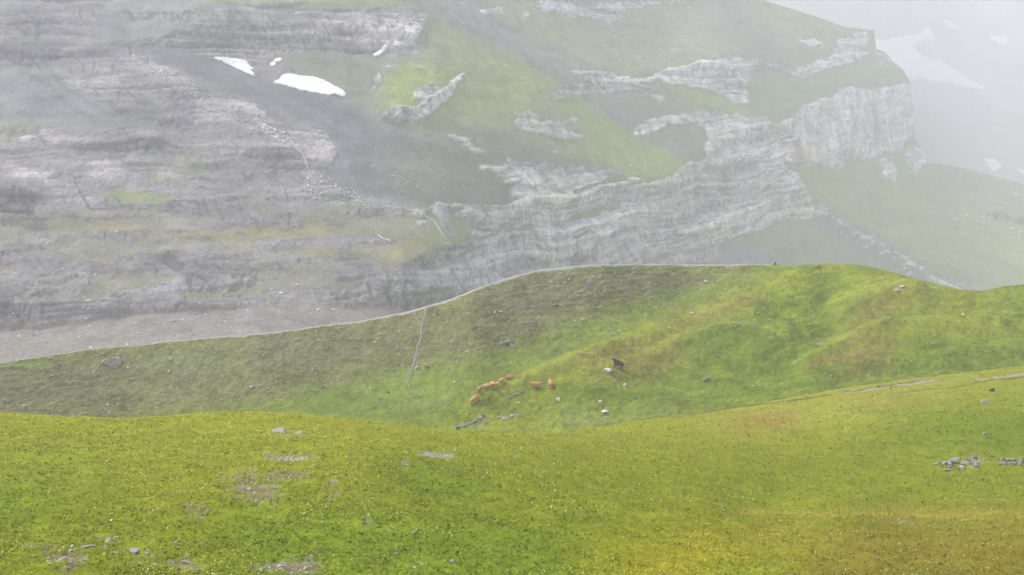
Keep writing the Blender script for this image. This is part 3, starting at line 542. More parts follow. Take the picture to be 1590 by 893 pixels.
# ------------------------------------------------------------------ relief, colour and meshes
def fade(n, a, b=0):
    f = np.ones(n)
    if a: f[:a] = np.linspace(0, 1, a)
    if b: f[-b:] = np.linspace(1, .3, b)
    return f[None, :, None]
def finish(S, nxt_base, kind, name, mat, mp, back=22):
    P = S.vis; PX, PY = S.PX, S.PY
    if kind == 'A':
        mid = fbm(P, 9, 3)*.45+fbm(P, 2.4, 3, off=3)*.24
        lump = fbm(P, .6, 3, off=9, gain=.65); mid += lump*.17
        wx, wy = fbm(P, 5, 3, off=20)*16, fbm(P, 3, 3, off=30)*5
        R = samp(mp.rock, PX+wx, PY+wy); brk = fbm(P, .9, 3, off=40)
        rock = sstep(.34, .78, R*.88+(brk*.7+fbm(P, .3, 2, off=47)*.7)*(R > .02))*.85
        col = samp(mp.col, PX+wx, PY+wy)*1.2
        var = fbm(P, 6, 4, off=50); v2 = fbm(P, 1.4, 3, off=60); v3 = fbm(P, .35, 2, off=70)
        col = col*(1+.16*var+.15*v2+.14*v3)[..., None]
        yl = sstep(.0, .5, fbm(P, 4, 3, off=80))[..., None]; col = col*(1-.25*yl)+YGRASS*.25*yl
        dk = sstep(.12, .5, fbm(P, 1.1, 3, off=90, ani=(1, 1.6, 1)))[..., None]; col = col*(1-.25*dk)+DGRASS*.9*.25*dk
        st_ = sstep(.25, .5, fbm(P, .22, 2, off=148))[..., None]; rc = samp(mp.tint, PX+wx, PY+wy)*(1+.45*v3+.35*v2)[..., None]; rc = rc*(1-st_)+np.array((.30,.26,.22))*st_
        col = col*(1-rock[..., None])+rc*rock[..., None]
        P = P+np.array([0, 0, 1.0])*((samp(hA, PX+wx*.5, PY+wy*.5)+mid*(1-.4*rock)-.10*rock)*fade(P.shape[1], 0, 6)[..., 0])[..., None]
    elif kind == 'B':
        big = fbm(P, 28, 3)*1.3; mid = fbm(P, 8, 3, off=3)*.5; ter = np.abs(fbm(P, 3.0, 2, off=5, ani=(.4, .4, 2.6)))*.7; lump = fbm(P, 1.5, 3, off=9, gain=.65)*.42
        wx, wy = fbm(P, 22, 3, off=20)*26, fbm(P, 14, 3, off=30)*6
        R = samp(mp.rock, PX+wx*.3, PY+wy*.3); brk = fbm(P, 2.5, 3, off=40)
        rock = sstep(.40, .85, R+(brk*.5+fbm(P, .9, 2, off=47)*.5)*(R > .02))*.8
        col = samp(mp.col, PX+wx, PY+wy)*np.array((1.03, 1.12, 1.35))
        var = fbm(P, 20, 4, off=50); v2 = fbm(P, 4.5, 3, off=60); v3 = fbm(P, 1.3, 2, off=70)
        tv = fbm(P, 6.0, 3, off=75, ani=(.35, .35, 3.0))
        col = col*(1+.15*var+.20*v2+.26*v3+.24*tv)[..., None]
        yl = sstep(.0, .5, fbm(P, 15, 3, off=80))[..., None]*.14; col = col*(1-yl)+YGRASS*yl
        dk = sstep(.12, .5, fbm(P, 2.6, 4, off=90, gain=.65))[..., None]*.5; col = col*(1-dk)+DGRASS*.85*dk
        m, sl = polymask(MORP, 9); mo = np.zeros((CH, CW)); mo[sl] = m; mo = samp(mo, PX+wx, PY+wy)
        peb = sstep(.30, .55, fbm(P, .9, 2, off=95))*mo
        col = col*(1-peb[..., None]*.5)+np.array((.27,.25,.22))*(peb[..., None]*.5)
        rc = samp(mp.tint, PX, PY)*(1+.35*v3+.3*v2)[..., None]; col = col*(1-rock[..., None])+rc*rock[..., None]
        P = P+np.array([0, 0, 1.0])*((samp(hB, PX, PY)+big*.6+mid+ter+lump+.15*rock*brk)*fade(P.shape[1], 14, 8)[..., 0])[..., None]
    elif kind == 'C':
        wx = fbm(P, 45, 4, off=20)*15; wy = fbm(P, 40, 4, off=30)*11
        fx_, fy_ = fbm(P, 9, 2, off=33)*3.5, fbm(P, 9, 2, off=36)*2.5
        R = samp(mp.rock, PX+wx*.6+fx_, PY+wy*.6+fy_); brk = fbm(P, 20, 5, off=40, ani=(1, 1, 2.0), gain=.75)
        b0 = perlin(P[..., 0]/60, P[..., 1]/60, P[..., 2]/5.0)+.5*perlin(P[..., 0]/30+9, P[..., 1]/30, P[..., 2]/2.2)
        rock = sstep(.36, .66, R+(brk*.55+b0*.35)*(R > .03)*(1-sstep(.85, 1, R)*.7))
        vert = samp(mp.vert, PX, PY)
        col = samp(mp.col, PX+wx*.7+fx_, PY+wy*.7+fy_)
        var = fbm(P, 60, 4, off=50); v2 = fbm(P, 12, 4, off=60, ani=(1, 1, 1.5), gain=.7); v3 = fbm(P, 3.0, 2, off=70, gain=.8)
        # the beds are folded: their level follows one marker bed traced across the face
        bed = smooth_curve([(-700,470),(0,470),(300,452),(600,448),(700,432),(850,404),(1050,352),(1260,304),(1420,250),(1600,230)], 30)
        zr = np.array([np.interp(-bed(x), -PY[k_], P[k_, :, 2]) for k_, x in enumerate(COL)]); zr = np.convolve(np.pad(zr, 60, mode='edge'), np.hanning(81)/np.hanning(81).sum(), 'same')[60:-60]
        q = P[..., 2]-zr[:, None]+fbm(P, 150, 3, off=44)*9+fbm(P, 26, 3, off=45)*1.5
        def beds(h, o_, lx=55.0): return perlin(P[..., 0]/lx+o_, P[..., 1]/lx, q/h+o_)
        b1, b2, b3, b4 = beds(17, 3.1, 300), beds(7.5, 9.7, 170), beds(3.4, 17.3, 90), beds(1.6, 23.9, 40)
        strat = (b1*1.0+b2*.8+b3*.65+b4*.5)/1.5
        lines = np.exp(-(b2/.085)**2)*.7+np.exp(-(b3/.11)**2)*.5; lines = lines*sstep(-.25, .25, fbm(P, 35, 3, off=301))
        joints = fbm(P, 7, 4, off=58, ani=(1.5, .6, .3), gain=.75)
        steep = sstep(30, 55, samp(mp.slope, PX, PY))
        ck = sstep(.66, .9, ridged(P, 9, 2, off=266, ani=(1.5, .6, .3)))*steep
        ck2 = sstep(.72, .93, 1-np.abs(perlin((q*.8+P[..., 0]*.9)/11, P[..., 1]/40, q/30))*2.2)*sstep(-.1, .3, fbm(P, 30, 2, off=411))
        left = 1-sstep(560, 700, PX-(PY-300)*.2)
        con = 1.35
        col = col*(1+.14*var+.18*v2+.15*v3+.14*b2+.10*b3)[..., None]
        kw = .12+.55*left; tint = samp(mp.tint, PX+wx*kw+fx_*1.2, PY+wy*kw+fy_*1.2)
        vcol = fbm(P, 20, 5, off=57, ani=(1.5, .4, .22), gain=.7)
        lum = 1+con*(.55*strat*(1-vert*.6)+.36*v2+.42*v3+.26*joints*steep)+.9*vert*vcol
        rc = tint*1.42*(1-.50*left)[..., None]*(np.clip(lum, .3, 1.9)*(1-.72*lines*(1-.5*vert)*(1-.25*left))*(1-.45*ck)*(1-.45*ck2*(1-vert*.5)))[..., None]  # cracks: their shade is painted into the rock colour, beside the dark bedding
        warm = sstep(.1, .6, fbm(P, 40, 3, off=88))[..., None]; rc = rc*(1-warm*.14)+rc*np.array((1.2, 1.0, .84))*warm*.14
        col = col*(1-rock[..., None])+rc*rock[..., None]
        n = normals(P)
        led = b1*1.6+b2*.9+b3*.4-lines*.35
        d = rock*(-ck*.8-ck2*.9+ridged(P, 46, 3, off=12, ani=(1, 1, .8))*(1.0+.6*steep)+led*(1.4+1.9*steep)*(1-vert*.6)+vert*(ridged(P, 48, 3, off=14, ani=(1.2, .5, .12))*6+fbm(P, 90, 3, off=15, ani=(1, .5, .2))*12)+joints*.8*steep+fbm(P, 3.5, 2, off=16)*.5)
        d = d+(1-rock)*(fbm(P, 40, 4, off=18)*1.6+fbm(P, 7, 3, off=19)*.45)
        gul = ridged(P, 60, 3, off=77, ani=(1.0, .25, .25)); d = d-(1-rock)*sstep(.35, .9, gul)*1.2
        P = P+n*(d*fade(P.shape[1], 12, 3)[..., 0])[..., None]
    else:
        R = samp(mp.rock, PX, PY); brk = fbm(P, 120, 4, off=40); rock = sstep(.4, .6, R+brk*.5)
        col = samp(mp.col, PX+fbm(P, 200, 3)*30, PY)*(1+.2*fbm(P, 150, 4, off=50))[..., None]
        rc = samp(mp.tint, PX, PY)*(1+.25*fbm(P, 60, 4, off=60))[..., None]; col = col*(1-rock[..., None])+rc*rock[..., None]
        P = P+normals(P)*((ridged(P, 220, 5, off=12)*22+fbm(P, 50, 3, off=13)*5)*fade(P.shape[1], 12, 0)[..., 0])[..., None]
    col = np.clip(col, .01, .9)
    parts = []; cp = []
    if S.near is not None:
        parts.append(S.near); cp.append(np.repeat(col[:, :1], S.near.shape[1], 1))
    parts.append(P); cp.append(col)
    # far side of the crest, down to the foot of the next sheet
    c0 = P[:, -1]; u = np.linspace(0, 1, back+1)[1:]
    b = nxt_base
    du = (b-c0)[:, None, :]*u[None, :, None]
    dist = np.linalg.norm((b-c0)[:, :2], axis=1)
    bk = c0[:, None, :]+du; bk[..., 2] -= (dist[:, None]*.035*np.sin(np.pi*u)[None, :])
    bk[:, :-1] += np.array([0, 0, 1.0])*(fbm(bk[:, :-1], 12, 2)*.5-.4)[..., None]
    parts.append(bk); cp.append(np.repeat(col[:, -1:], back, 1))
    S.P = np.concatenate(parts, 1); S.colr = np.concatenate(cp, 1)
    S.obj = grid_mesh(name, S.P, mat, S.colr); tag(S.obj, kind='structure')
finish(SB, SC_.vis[:, 0], 'B', 'hillside', M_hill, mpB, 40)
finish(SA, SB.vis[:, 0]+np.array([0, 0, -.15]), 'A', 'meadow_ground', M_meadow, mpA, 34)
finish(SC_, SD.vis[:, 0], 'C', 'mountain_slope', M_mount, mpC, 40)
endD = SD.vis[:, -1].copy(); endD[:, 1] += 700; endD[:, 0] *= 1.1; endD[:, 2] = -600
finish(SD, endD, 'D', 'distant_mountain', M_far, mpD, 12)
# a valley floor under it all
vf = np.array([[[x, y, -640-.0*x] for y in np.linspace(-400, 6600, 30)] for x in np.linspace(-5200, 5200, 30)])
o = grid_mesh('valley_floor', vf, simple_mat('valley_ground', (.16,.17,.12), .01), None); tag(o, kind='structure')
# ------------------------------------------------------------------ snow, paths, streams
M_snow = simple_mat('snow', (.80,.81,.84), .12, .22, .7)
M_path = simple_mat('path_gravel', (.215,.20,.185), 2.0, .3, bump=.05)
M_crest = simple_mat('crest_gravel', (.34,.32,.305), 2.0, .25, bump=.05)
M_track = simple_mat('track_gravel', (.27,.23,.17), 3.0, .3, bump=.04)
M_soil = simple_mat('eroded_soil', (.10,.085,.035), 3.0, .4, bump=.04)
M_water = simple_mat('white_water', (.46,.46,.47), .3, .5, .5)
def snow_patch(S, poly, thick, label, cat='snow patch', step=.7, warp=1.0, name='snow_patch', group='old snow patches on the slopes'):
    m, sl = polymask(poly, .7); A_ = np.zeros((CH, CW)); A_[sl] = m
    q = np.array(poly, float); gx = np.arange(q[:, 0].min()-4, q[:, 0].max()+4, step); gy = np.arange(q[:, 1].min()-4, q[:, 1].max()+4, step*.7)
    PX, PY = np.meshgrid(gx, gy, indexing='ij')
    G = np.stack([PX, PY, 0*PX], -1)
    mk = samp(A_, PX+fbm(G, 9, 3, off=q[0, 0])*warp*2, PY+fbm(G, 7, 3, off=q[0, 1])*warp)
    P = surf(S, PX.ravel(), PY.ravel()).reshape(PX.shape+(3,))
    P[..., 2] += thick*(sstep(.2, .95, mk)*1.15-.25); P[..., 1] -= thick*.4*sstep(.2, .9, mk)
    keep = mk > .30; i = np.arange(PX.size).reshape(PX.shape)
    f = keep[:-1, :-1] & keep[1:, :-1] & keep[1:, 1:] & keep[:-1, 1:]
    Q = np.stack([i[:-1, :-1], i[1:, :-1], i[1:, 1:], i[:-1, 1:]], -1)[f]
    if not len(Q): return
    u, inv = np.unique(Q, return_inverse=True); c = P.reshape(-1, 3)[u]; base = c.mean(0)
    o = mesh_from(name, c-base, inv.reshape(-1, 4), M_snow, True); o.location = base
    md = o.modifiers.new('thick', 'SOLIDIFY'); md.thickness = thick*.5; md.offset = -1
    return tag(o, label, cat, group)
snow_patch(SC_, [(411,123),(425,128),(434,124),(440,117),(452,115),(466,117),(490,121),(508,129),(522,136),(535,143),(537,149),(520,147),(505,148),(470,141),(445,134),(425,128)], 1.0, 'largest white snow patch, a long wedge lying on the dark scree at left')
snow_patch(SC_, [(330,92),(350,93),(372,95),(385,99),(395,107),(386,107),(392,112),(396,118),(378,112),(362,104),(345,98)], 0.9, 'ragged white snow patch at the foot of the cliff, left of the largest one')
snow_patch(SC_, [(420,97),(427,96),(428,101),(421,102)], 1.2, 'tiny snow dot just above the ragged snow patch', warp=.5, step=.8)
snow_patch(SC_, [(425,91),(436,90),(438,94),(428,95)], 1.2, 'tiny snow patch under the pale cliff, highest of the pair of dots', warp=.5, step=.8)
snow_patch(SC_, [(579,87),(586,82),(598,73),(600,77),(590,86),(582,89)], 1.2, 'thin slanting streak of snow below the warm coloured cliff', warp=.6, step=.8)
snow_patch(SC_, [(610,72),(621,71),(619,75),(612,75)], 1.2, 'small flat snow scrap to the right of the slanting streak', warp=.5, step=.8)
snow_patch(SC_, [(527,149),(531,142),(537,146),(534,150)], 1.0, 'snow crumb at the right tip of the largest snow patch', warp=.4, step=.8)
snow_patch(SD, [(1352,66),(1362,73),(1382,68),(1400,63),(1420,58),(1428,56),(1434,46),(1438,56),(1443,66),(1440,73),(1434,66),(1424,66),(1411,72),(1409,79),(1428,90),(1460,105),(1500,126),(1526,145),(1500,143),(1460,132),(1424,124),(1410,126),(1395,124),(1370,110),(1352,90)], 9, 'big pale snow field behind the headland running down to a point', warp=2.2)
snow_patch(SD, [(1457,34),(1464,37),(1486,51),(1480,51),(1466,43)], 6, 'thin slanting snow line high in the fog at right', warp=.8, step=.8)
snow_patch(SD, [(1533,62),(1545,63),(1556,64),(1563,72),(1556,74),(1549,77),(1545,72)], 6, 'faint snow patch near the top right corner in the fog', warp=1, step=.8)
snow_patch(SD, [(1526,252),(1540,254),(1554,260),(1550,266),(1541,270),(1533,264)], 6, 'pale snow patch low in the fog above the green slope', warp=1, step=.8)
snow_patch(SD, [(1574,265),(1590,272),(1604,276),(1604,279),(1588,275)], 6, 'narrow snow strip at the right edge above the green slope', warp=.6, step=.8)
def ribbon(S, pts, hw, mat, name, up=.05, kind='structure', step=1.2, jag=.3, label=None, cat=None, group=None):
    pts = np.array(pts, float); hw = np.broadcast_to(np.array(hw, float), (len(pts),))
    s = np.concatenate([[0], np.cumsum(np.linalg.norm(np.diff(pts, axis=0), axis=1))]); t = np.arange(0, s[-1], step)
    x = np.interp(t, s, pts[:, 0]); y = np.interp(t, s, pts[:, 1]); h = np.interp(t, s, hw)
    k = np.exp(-.5*(np.arange(-6, 7)/2.5)**2); k /= k.sum()
    if len(x) > 20:
        x[6:-6] = np.convolve(x, k, 'same')[6:-6]; y[6:-6] = np.convolve(y, k, 'same')[6:-6]
    G = np.stack([t, 0*t, 0*t], -1); x = x+fbm(G, 22, 3, off=pts[0, 0])*jag*2; y = y+fbm(G, 14, 3, off=pts[0, 1])*jag
    h = h*(1+.5*fbm(G, 12, 3, off=5+pts[0, 0]))
    dx, dy = np.gradient(x), np.gradient(y); L_ = np.hypot(dx, dy)+1e-9; nx, ny = -dy/L_, dx/L_
    cr = np.linspace(-1, 1, 6)
    PX = x[:, None]+nx[:, None]*h[:, None]*cr; PY = y[:, None]+ny[:, None]*h[:, None]*cr
    P = surf(S, PX.ravel(), PY.ravel()).reshape(PX.shape+(3,)); P[..., 2] += up; P[..., 1] -= up*.5
    P[:, 0, 2] -= up*1.5; P[:, -1, 2] -= up*1.5
    o = grid_mesh(name, P, mat)
    return tag(o, label, cat, group, kind)
cxs = np.arange(-60, 1206, 12.0)
ribbon(SB, np.stack([cxs, crestB(cxs)+1.3], 1), np.interp(cxs, [-60,300,560,640,800,1000,1120,1205], [.8,.9,1.3,2.1,2.3,1.3,1.1,.7]), M_crest, 'path', .10, jag=.12)
ribbon(SB, [(661.8,482),(659.5,493.7),(655,502.7),(654,522.8),(648.4,540.7),(642.8,560.9),(637.2,583.3),(633.4,594.5),(637.2,605.7),(639.4,616.9),(647,622.4),(659.5,625.4),(675,623.6),(700,619)], np.array([2.0,1.5,1.8,2.4,2.4,2.2,1.5,1.1,.8,.7,.4,.3,.25,.15]), M_path, 'path', .12, jag=.35)
ribbon(SB, [(642.8,486.5),(649.5,499.3),(655.5,504.5)], [1.1,1.2,1.3], M_path, 'path', .10, jag=.3)
ribbon(SA, [(1290,613),(1328,608.5),(1362,605),(1396,599.5),(1423,595),(1463,590),(1530,588),(1560,585.5),(1590,582),(1680,573)], [.3,1.1,1.7,2.0,1.8,1.3,1.2,2.0,2.1,2], M_track, 'path', .06, jag=.4)
ribbon(SA, [(1040,649.5),(1050,648),(1060,646),(1110,637.5),(1161,629.5),(1200,624.6),(1248,618.8),(1329,607),(1396,596.5),(1440,591)], [.3,.4,.7,.9,.9,.8,.9,.9,.8,.5], M_soil, 'path', .05, jag=.25)
ribbon(SA, [(1390,612),(1430,607),(1463,603.5),(1500,597),(1530,592.5),(1590,586),(1660,579)], [.4,.6,.6,.6,.6,.6,.6], M_soil, 'path', .05, jag=.25)
ribbon(SC_, [(600,319),(613.7,320),(633.9,322.4),(649.5,328),(660.7,333.6),(667.5,339),(674,342.5),(678.6,348),(682,356),(686.5,363.8),(690,367)], np.array([.5,.7,1.0,1.1,1.3,1.4,1.6,1.8,1.8,1.7,.8])*.42, M_water, 'stream', .6, jag=.5)
ribbon(SC_, [(587,362),(592,366),(600,371.6),(608,374.5)], np.array([.6,1.1,1.2,.6])*.42, M_water, 'stream', .6, jag=.5)
ribbon(SC_, [(688,375),(694,377),(703,381.7)], np.array([.5,.9,.6])*.42, M_water, 'stream', .6, jag=.5)
ribbon(SC_, [(362,157),(368,161),(378,167),(385,177)], np.array([.5,.9,.9,.5])*.5, M_water, 'stream', .6, jag=.7)
ribbon(SC_, [(407,193),(414,197),(425,201.7)], np.array([.5,.9,.6])*.5, M_water, 'stream', .6, jag=.5)
ribbon(SC_, [(447.8,216),(459,229.7),(468,238.7),(476.9,254.3),(479,263)], np.array([.6,.8,1.0,1.0,.6])*.42, M_water, 'stream', .6, jag=.5)
# ------------------------------------------------------------------ rocks
RM = {'grey': simple_mat('grey_stone', (.30,.29,.285), 2.5, .35, bump=.05), 'pale': simple_mat('pale_stone', (.40,.38,.35), 2.5, .25, bump=.04), 'white': simple_mat('white_stone', (.56,.55,.54), 2.5, .2, bump=.03),
      'brown': simple_mat('brown_stone', (.27,.205,.155), 2.5, .35, bump=.05), 'dark': simple_mat('dark_stone', (.10,.095,.10), 2.5, .35, bump=.05), 'rust': simple_mat('rust_stone', (.33,.22,.15), 2.5, .3, bump=.05)}
def rock_mesh(seed, sub=3):
    r = random.Random(seed); bm = bmesh.new(); bmesh.ops.create_icosphere(bm, subdivisions=sub, radius=1)
    pl = [(Vector((r.gauss(0, 1), r.gauss(0, 1), r.gauss(0, .8))).normalized(), r.uniform(.45, .8)) for _ in range(9)]
    from mathutils import noise
    for v in bm.verts:
        p_ = v.co.copy()
        for n_, d_ in pl:
            e = p_.dot(n_)-d_
            if e > 0: p_ -= n_*e
        p_ += v.co*noise.noise(v.co*3.1+Vector((seed, 0, 0)))*.10
        v.co = p_
    me = bpy.data.meshes.new('rock'); bm.to_mesh(me)
    bm.free(); return me
ROCKS = {m: [rock_mesh(s+hash_) for s in range(7)] for hash_, m in enumerate(RM)}
for k_, L_ in ROCKS.items():
    for me in L_: me.materials.append(RM[k_])
def rock(S, px, py, w_, h_, mat, label, group=None, name='boulder', deep=1.0, tilt=.15, seed=None):
    g = surf(S, px, py+h_*.42)[0]; d = g[1]/FPX
    r = random.Random(int(px*13+py*7) if seed is None else seed)
    o = bpy.data.objects.new(name, r.choice(ROCKS[mat])); C.objects.link(o)
    W = w_*d/2*1.25; H = h_*d/2*1.35
    o.scale = (W, W*.8*deep, H); o.rotation_euler = (r.uniform(-tilt, tilt), r.uniform(-tilt, tilt), r.uniform(-.6, .6))
    o.location = (g[0], g[1]+W*.3, g[2]+H*.45)
    return tag(o, label, 'rock' if name == 'rock' else 'boulder', group)
rock(SB, 173, 562, 28, 15, 'grey', 'largest grey-brown boulder lying on the left part of the moraine below the crest path')
rock(SB, 790, 531, 20, 10, 'brown', 'big brown boulder at the edge of the green valley floor')
rock(SB, 780, 532, 7, 5, 'pale', 'pale stone touching the left side of the big brown boulder')
rock(SB, 796, 537, 8, 5, 'pale', 'stone at the lower right foot of the big brown boulder')
rock(SB, 916, 437, 15, 10, 'grey', 'grey jagged rock high on the moraine under the crest', deep=.6)
rock(SB, 1203, 407, 6, 4, 'dark', 'black boulder on the crest at the right end of the path'); rock(SB, 1200, 405.5, 4, 4, 'white', 'white stone beside the black boulder on the crest')
rock(SB, 904, 497, 8, 8, 'grey', 'grey pointed stone at the lower edge of the moraine')
rock(SB, 856, 437, 7, 5, 'pale', 'pale stone left of the grey jagged rock on the moraine'); rock(SB, 877, 436, 5, 3, 'pale', 'small flat stone nearest the left of the grey jagged rock')
rock(SB, 863, 472, 7, 4, 'brown', 'brownish stone alone in the middle of the upper moraine')
rock(SB, 588, 520, 9, 5, 'rust', 'reddish stone on the moraine left of the steep path')
rock(SB, 648, 571, 8, 7, 'pale', 'pale broken rock just right of the steep path'); rock(SB, 664, 570, 9, 7, 'brown', 'brown lumpy rock to the right of the pale broken rock near the path')
rock(SB, 944, 576, 13, 6, 'white', 'flat white stone just below the black cow'); rock(SB, 970, 598, 6, 5, 'white', 'white stone on the slope below the black cow, right of the flat one')
rock(SB, 867, 622, 7, 6, 'white', 'white stone below the rightmost brown cow'); rock(SB, 932, 625, 6, 4, 'white', 'small white stone in the hollow below the cattle knoll')
rock(SB, 940, 640, 14, 4, 'white', 'long low white slab near the dark track at the bottom of the hollow')
rock(SB, 1098, 587, 13, 10, 'grey', 'grey jagged rock in the dark green hollow', deep=.6)
rock(SB, 266, 560, 8, 6, 'pale', 'pale squarish stone on the moraine, second boulder from the left below the crest'); rock(SB, 263, 578, 5, 5, 'pale', 'pale small stone below the squarish one on the left moraine')
rock(SB, 38, 632, 8, 6, 'grey', 'grey stone at the foot of the moraine near the left edge'); rock(SB, 66, 603, 7, 4, 'grey', 'grey stone on the lower moraine above the left foot stone')
rock(SB, 135, 597, 6, 6, 'grey', 'grey stone below the largest boulder'); rock(SB, 185, 603, 6, 5, 'grey', 'rounded stone right below the largest boulder')
rock(SB, 418, 570, 7, 5, 'pale', 'pale stone midway down the moraine left of the steep path'); rock(SB, 391, 603, 9, 5, 'grey', 'grey flat stone low on the moraine')
rock(SB, 1075, 486, 8, 5, 'pale', 'pale stone on the brownish shoulder of the hill'); rock(SB, 1096, 437, 9, 4, 'pale', 'slim pale stone in the grass under the crest at right')
rock(SB, 1402, 453, 11, 3, 'pale', 'pale slab on the brown second knoll'); rock(SB, 1393, 457, 8, 2.5, 'pale', 'thin pale slab left of and below the slab on the brown knoll')
rock(SB, 1289, 583, 5, 5, 'white', 'white stone in the grass of the right hollow'); rock(SB, 1495, 494, 5, 4, 'white', 'small white stone on the green flank at far right')
rock(SB, 1272, 530, 6, 4, 'white', 'little white stone on the hill between the two knolls'); rock(SB, 1457, 497, 5, 3, 'grey', 'grey pebble-like stone on the flank of the second knoll')
rock(SB, 591, 622, 6, 5, 'grey', 'grey stone alone on the green valley floor'); rock(SB, 603, 610, 4, 3, 'dark', 'dark stone on the valley floor above the grey one'); rock(SB, 607, 633, 4, 3, 'white', 'white stone on the valley floor below the grey one')
rock(SA, 1531, 624, 14, 7, 'white', 'bright white tilted slab on the grassy slope at right', deep=.5); rock(SA, 1540, 606, 9, 6, 'dark', 'dark stone under the path at right'); rock(SA, 1542, 605.5, 5, 3, 'white', 'white stone on top of the dark stone at right', seed=3)
rock(SA, 1558, 638, 6, 3, 'pale', 'small pale stone below and right of the white slab'); rock(SA, 1529, 672, 6, 5, 'pale', 'pale stone in the folds of grass below the white slab'); rock(SA, 1433, 662, 4, 3, 'pale', 'tiny pale stone left in the grass folds')
rock(SA, 208, 854, 20, 6, 'grey', 'dark-edged flat grey slab near the bottom left'); rock(SA, 136, 851, 21, 4, 'grey', 'thin buried grey slab left of the dark-edged slab'); rock(SA, 475, 877, 10, 8, 'pale', 'pale upright stone on the bare soil at the bottom')
rock(SA, 288, 868, 14, 7, 'grey', 'grey stones half sunk in turf right of the dark-edged slab'); rock(SA, 217, 873, 8, 5, 'pale', 'pale stone below the dark-edged slab'); rock(SA, 131, 873, 8, 5, 'pale', 'yellowish pale stone beside the bare patch bottom left')
rock(SA, 112, 848, 6, 5, 'white', 'whitish stone above the bare patch bottom left'); rock(SA, 98, 758, 8, 2.5, 'grey', 'thin grey stone alone in the left meadow')
rock(SA, 702, 878, 12, 4, 'grey', 'grey flat stone in the grass at the bottom centre'); rock(SA, 615, 861, 8, 4, 'grey', 'grey stone left of the flat stone at the bottom centre'); rock(SA, 644, 881, 8, 4, 'pale', 'pale stone between the two grey stones at the bottom centre'); rock(SA, 643, 829, 9, 3, 'grey', 'sunken grey stone in the middle of the green bank')
rock(SA, 887, 677, 8, 3, 'grey', 'grey stone on the rim of the meadow'); rock(SA, 432, 668, 22, 2.5, 'grey', 'long flat grey ledge stone in the upper left meadow', deep=1.5); rock(SA, 466, 670.5, 15, 2.5, 'grey', 'shorter flat ledge stone to the right of the long one', deep=1.5)
rock(SC_, 136, 471, 9, 5, 'white', 'white boulder at the foot of the dark rock band'); rock(SC_, 733, 149, 6, 9, 'pale', 'pale upright boulder in the green central pasture'); rock(SC_, 919, 227, 5, 8, 'pale', 'pale standing boulder in the bright green pasture'); rock(SC_, 782, 147, 8, 5, 'grey', 'grey boulder right of the pale upright one')
rock(SC_, 981, 257, 9, 4, 'pale', 'pale boulder at the lower edge of the bright green pasture'); rock(SC_, 925, 184, 6, 5, 'pale', 'pale boulder at the top of the bright green pasture'); rock(SC_, 1317, 292, 6, 5, 'pale', 'pale boulder on the green slope below the headland'); rock(SC_, 1425, 416, 9, 8, 'grey', 'grey boulder in the stony gully at right')
rock(SC_, 1128, 35, 7, 5, 'white', 'white boulder high on the foggy green spur'); rock(SC_, 77, 138, 4, 3, 'white', 'white boulder on the small left scree fan'); rock(SC_, 952, 288, 10, 6, 'pale', 'pale boulder at the brink of the layered cliff'); rock(SC_, 1468, 444, 10, 5, 'pale', 'pale boulder at the lower end of the gully'); rock(SC_, 1477, 448, 7, 5, 'grey', 'grey boulder right beside the pale one at the lower end of the gully')
rock(SC_, 494, 482, 8, 3, 'white', 'white flat boulder on the gravel plain by the crest'); rock(SC_, 197, 533, 6, 3.5, 'white', 'white stone on the gravel plain above the crest path')
r_ = random.Random(5)
# loose rocks in the green hollow at the right edge
rock(SA, 1484, 717, 22, 9, 'grey', 'largest grey slab in the row of stones in the hollow at right', 'loose rocks in the hollow', 'rock', .6, .4)
for i in range(26):
    px = r_.uniform(1453, 1520); py = 722+r_.uniform(-5, 7)-(px-1453)*.0
    rock(SA, px, py, r_.uniform(4, 9), r_.uniform(2.5, 5), r_.choice(['grey','grey','pale']), 'grey angular stone in the left half of the stone row at right', 'loose rocks in the hollow', 'rock', 1, .5, seed=i)
for i in range(28):
    px = r_.uniform(1541, 1592); py = 714+(px-1541)*.08+r_.uniform(-5, 6)*(1 if px > 1550 else 1.6)
    rock(SA, px, py, r_.uniform(4, 9), r_.uniform(2.5, 5.5), r_.choice(['brown','brown','grey']), 'brownish angular stone in the right half of the stone row at right', 'loose brown rocks in the hollow', 'rock', 1, .5, seed=i)
for i in range(6):
    rock(SA, r_.uniform(1500, 1516), r_.uniform(708, 716), r_.uniform(4, 7), r_.uniform(3, 5), 'brown', 'brown stone just above the row of stones in the hollow at right', 'brown rocks above the row', 'rock', 1, .5, seed=i)
for i in range(22):
    t_ = r_.random(); px = 712+t_*38+r_.uniform(-3, 3); py = 667-t_*20+r_.uniform(-2, 2)
    rock(SB, px, py, r_.uniform(5, 11)*(1.1-t_*.5), r_.uniform(2.5, 4), r_.choice(['grey','dark','grey','brown']), 'dark slab in the stony cut behind the meadow rim below the cows', 'slabs in the stony cut', 'rock', 1.2, .3, seed=i)
for i in range(10):
    rock(SB, r_.uniform(775, 812), r_.uniform(645, 651), r_.uniform(3, 7), r_.uniform(1.5, 2.5), r_.choice(['grey','pale']), 'low grey stone on the bare spot between the cut and the track', 'stones on the bare spot', 'rock', 1.2, .3, seed=i)
for i in range(12):
    t_ = r_.random(); rock(SB, 790+t_*24, 623-t_*13+r_.uniform(-1.5, 1.5), r_.uniform(3, 6), r_.uniform(1.5, 2.5), r_.choice(['grey','dark']), 'dark stone in the short rocky line below the grazing herd', 'stones in the rocky line', 'rock', 1.2, .3, seed=i)
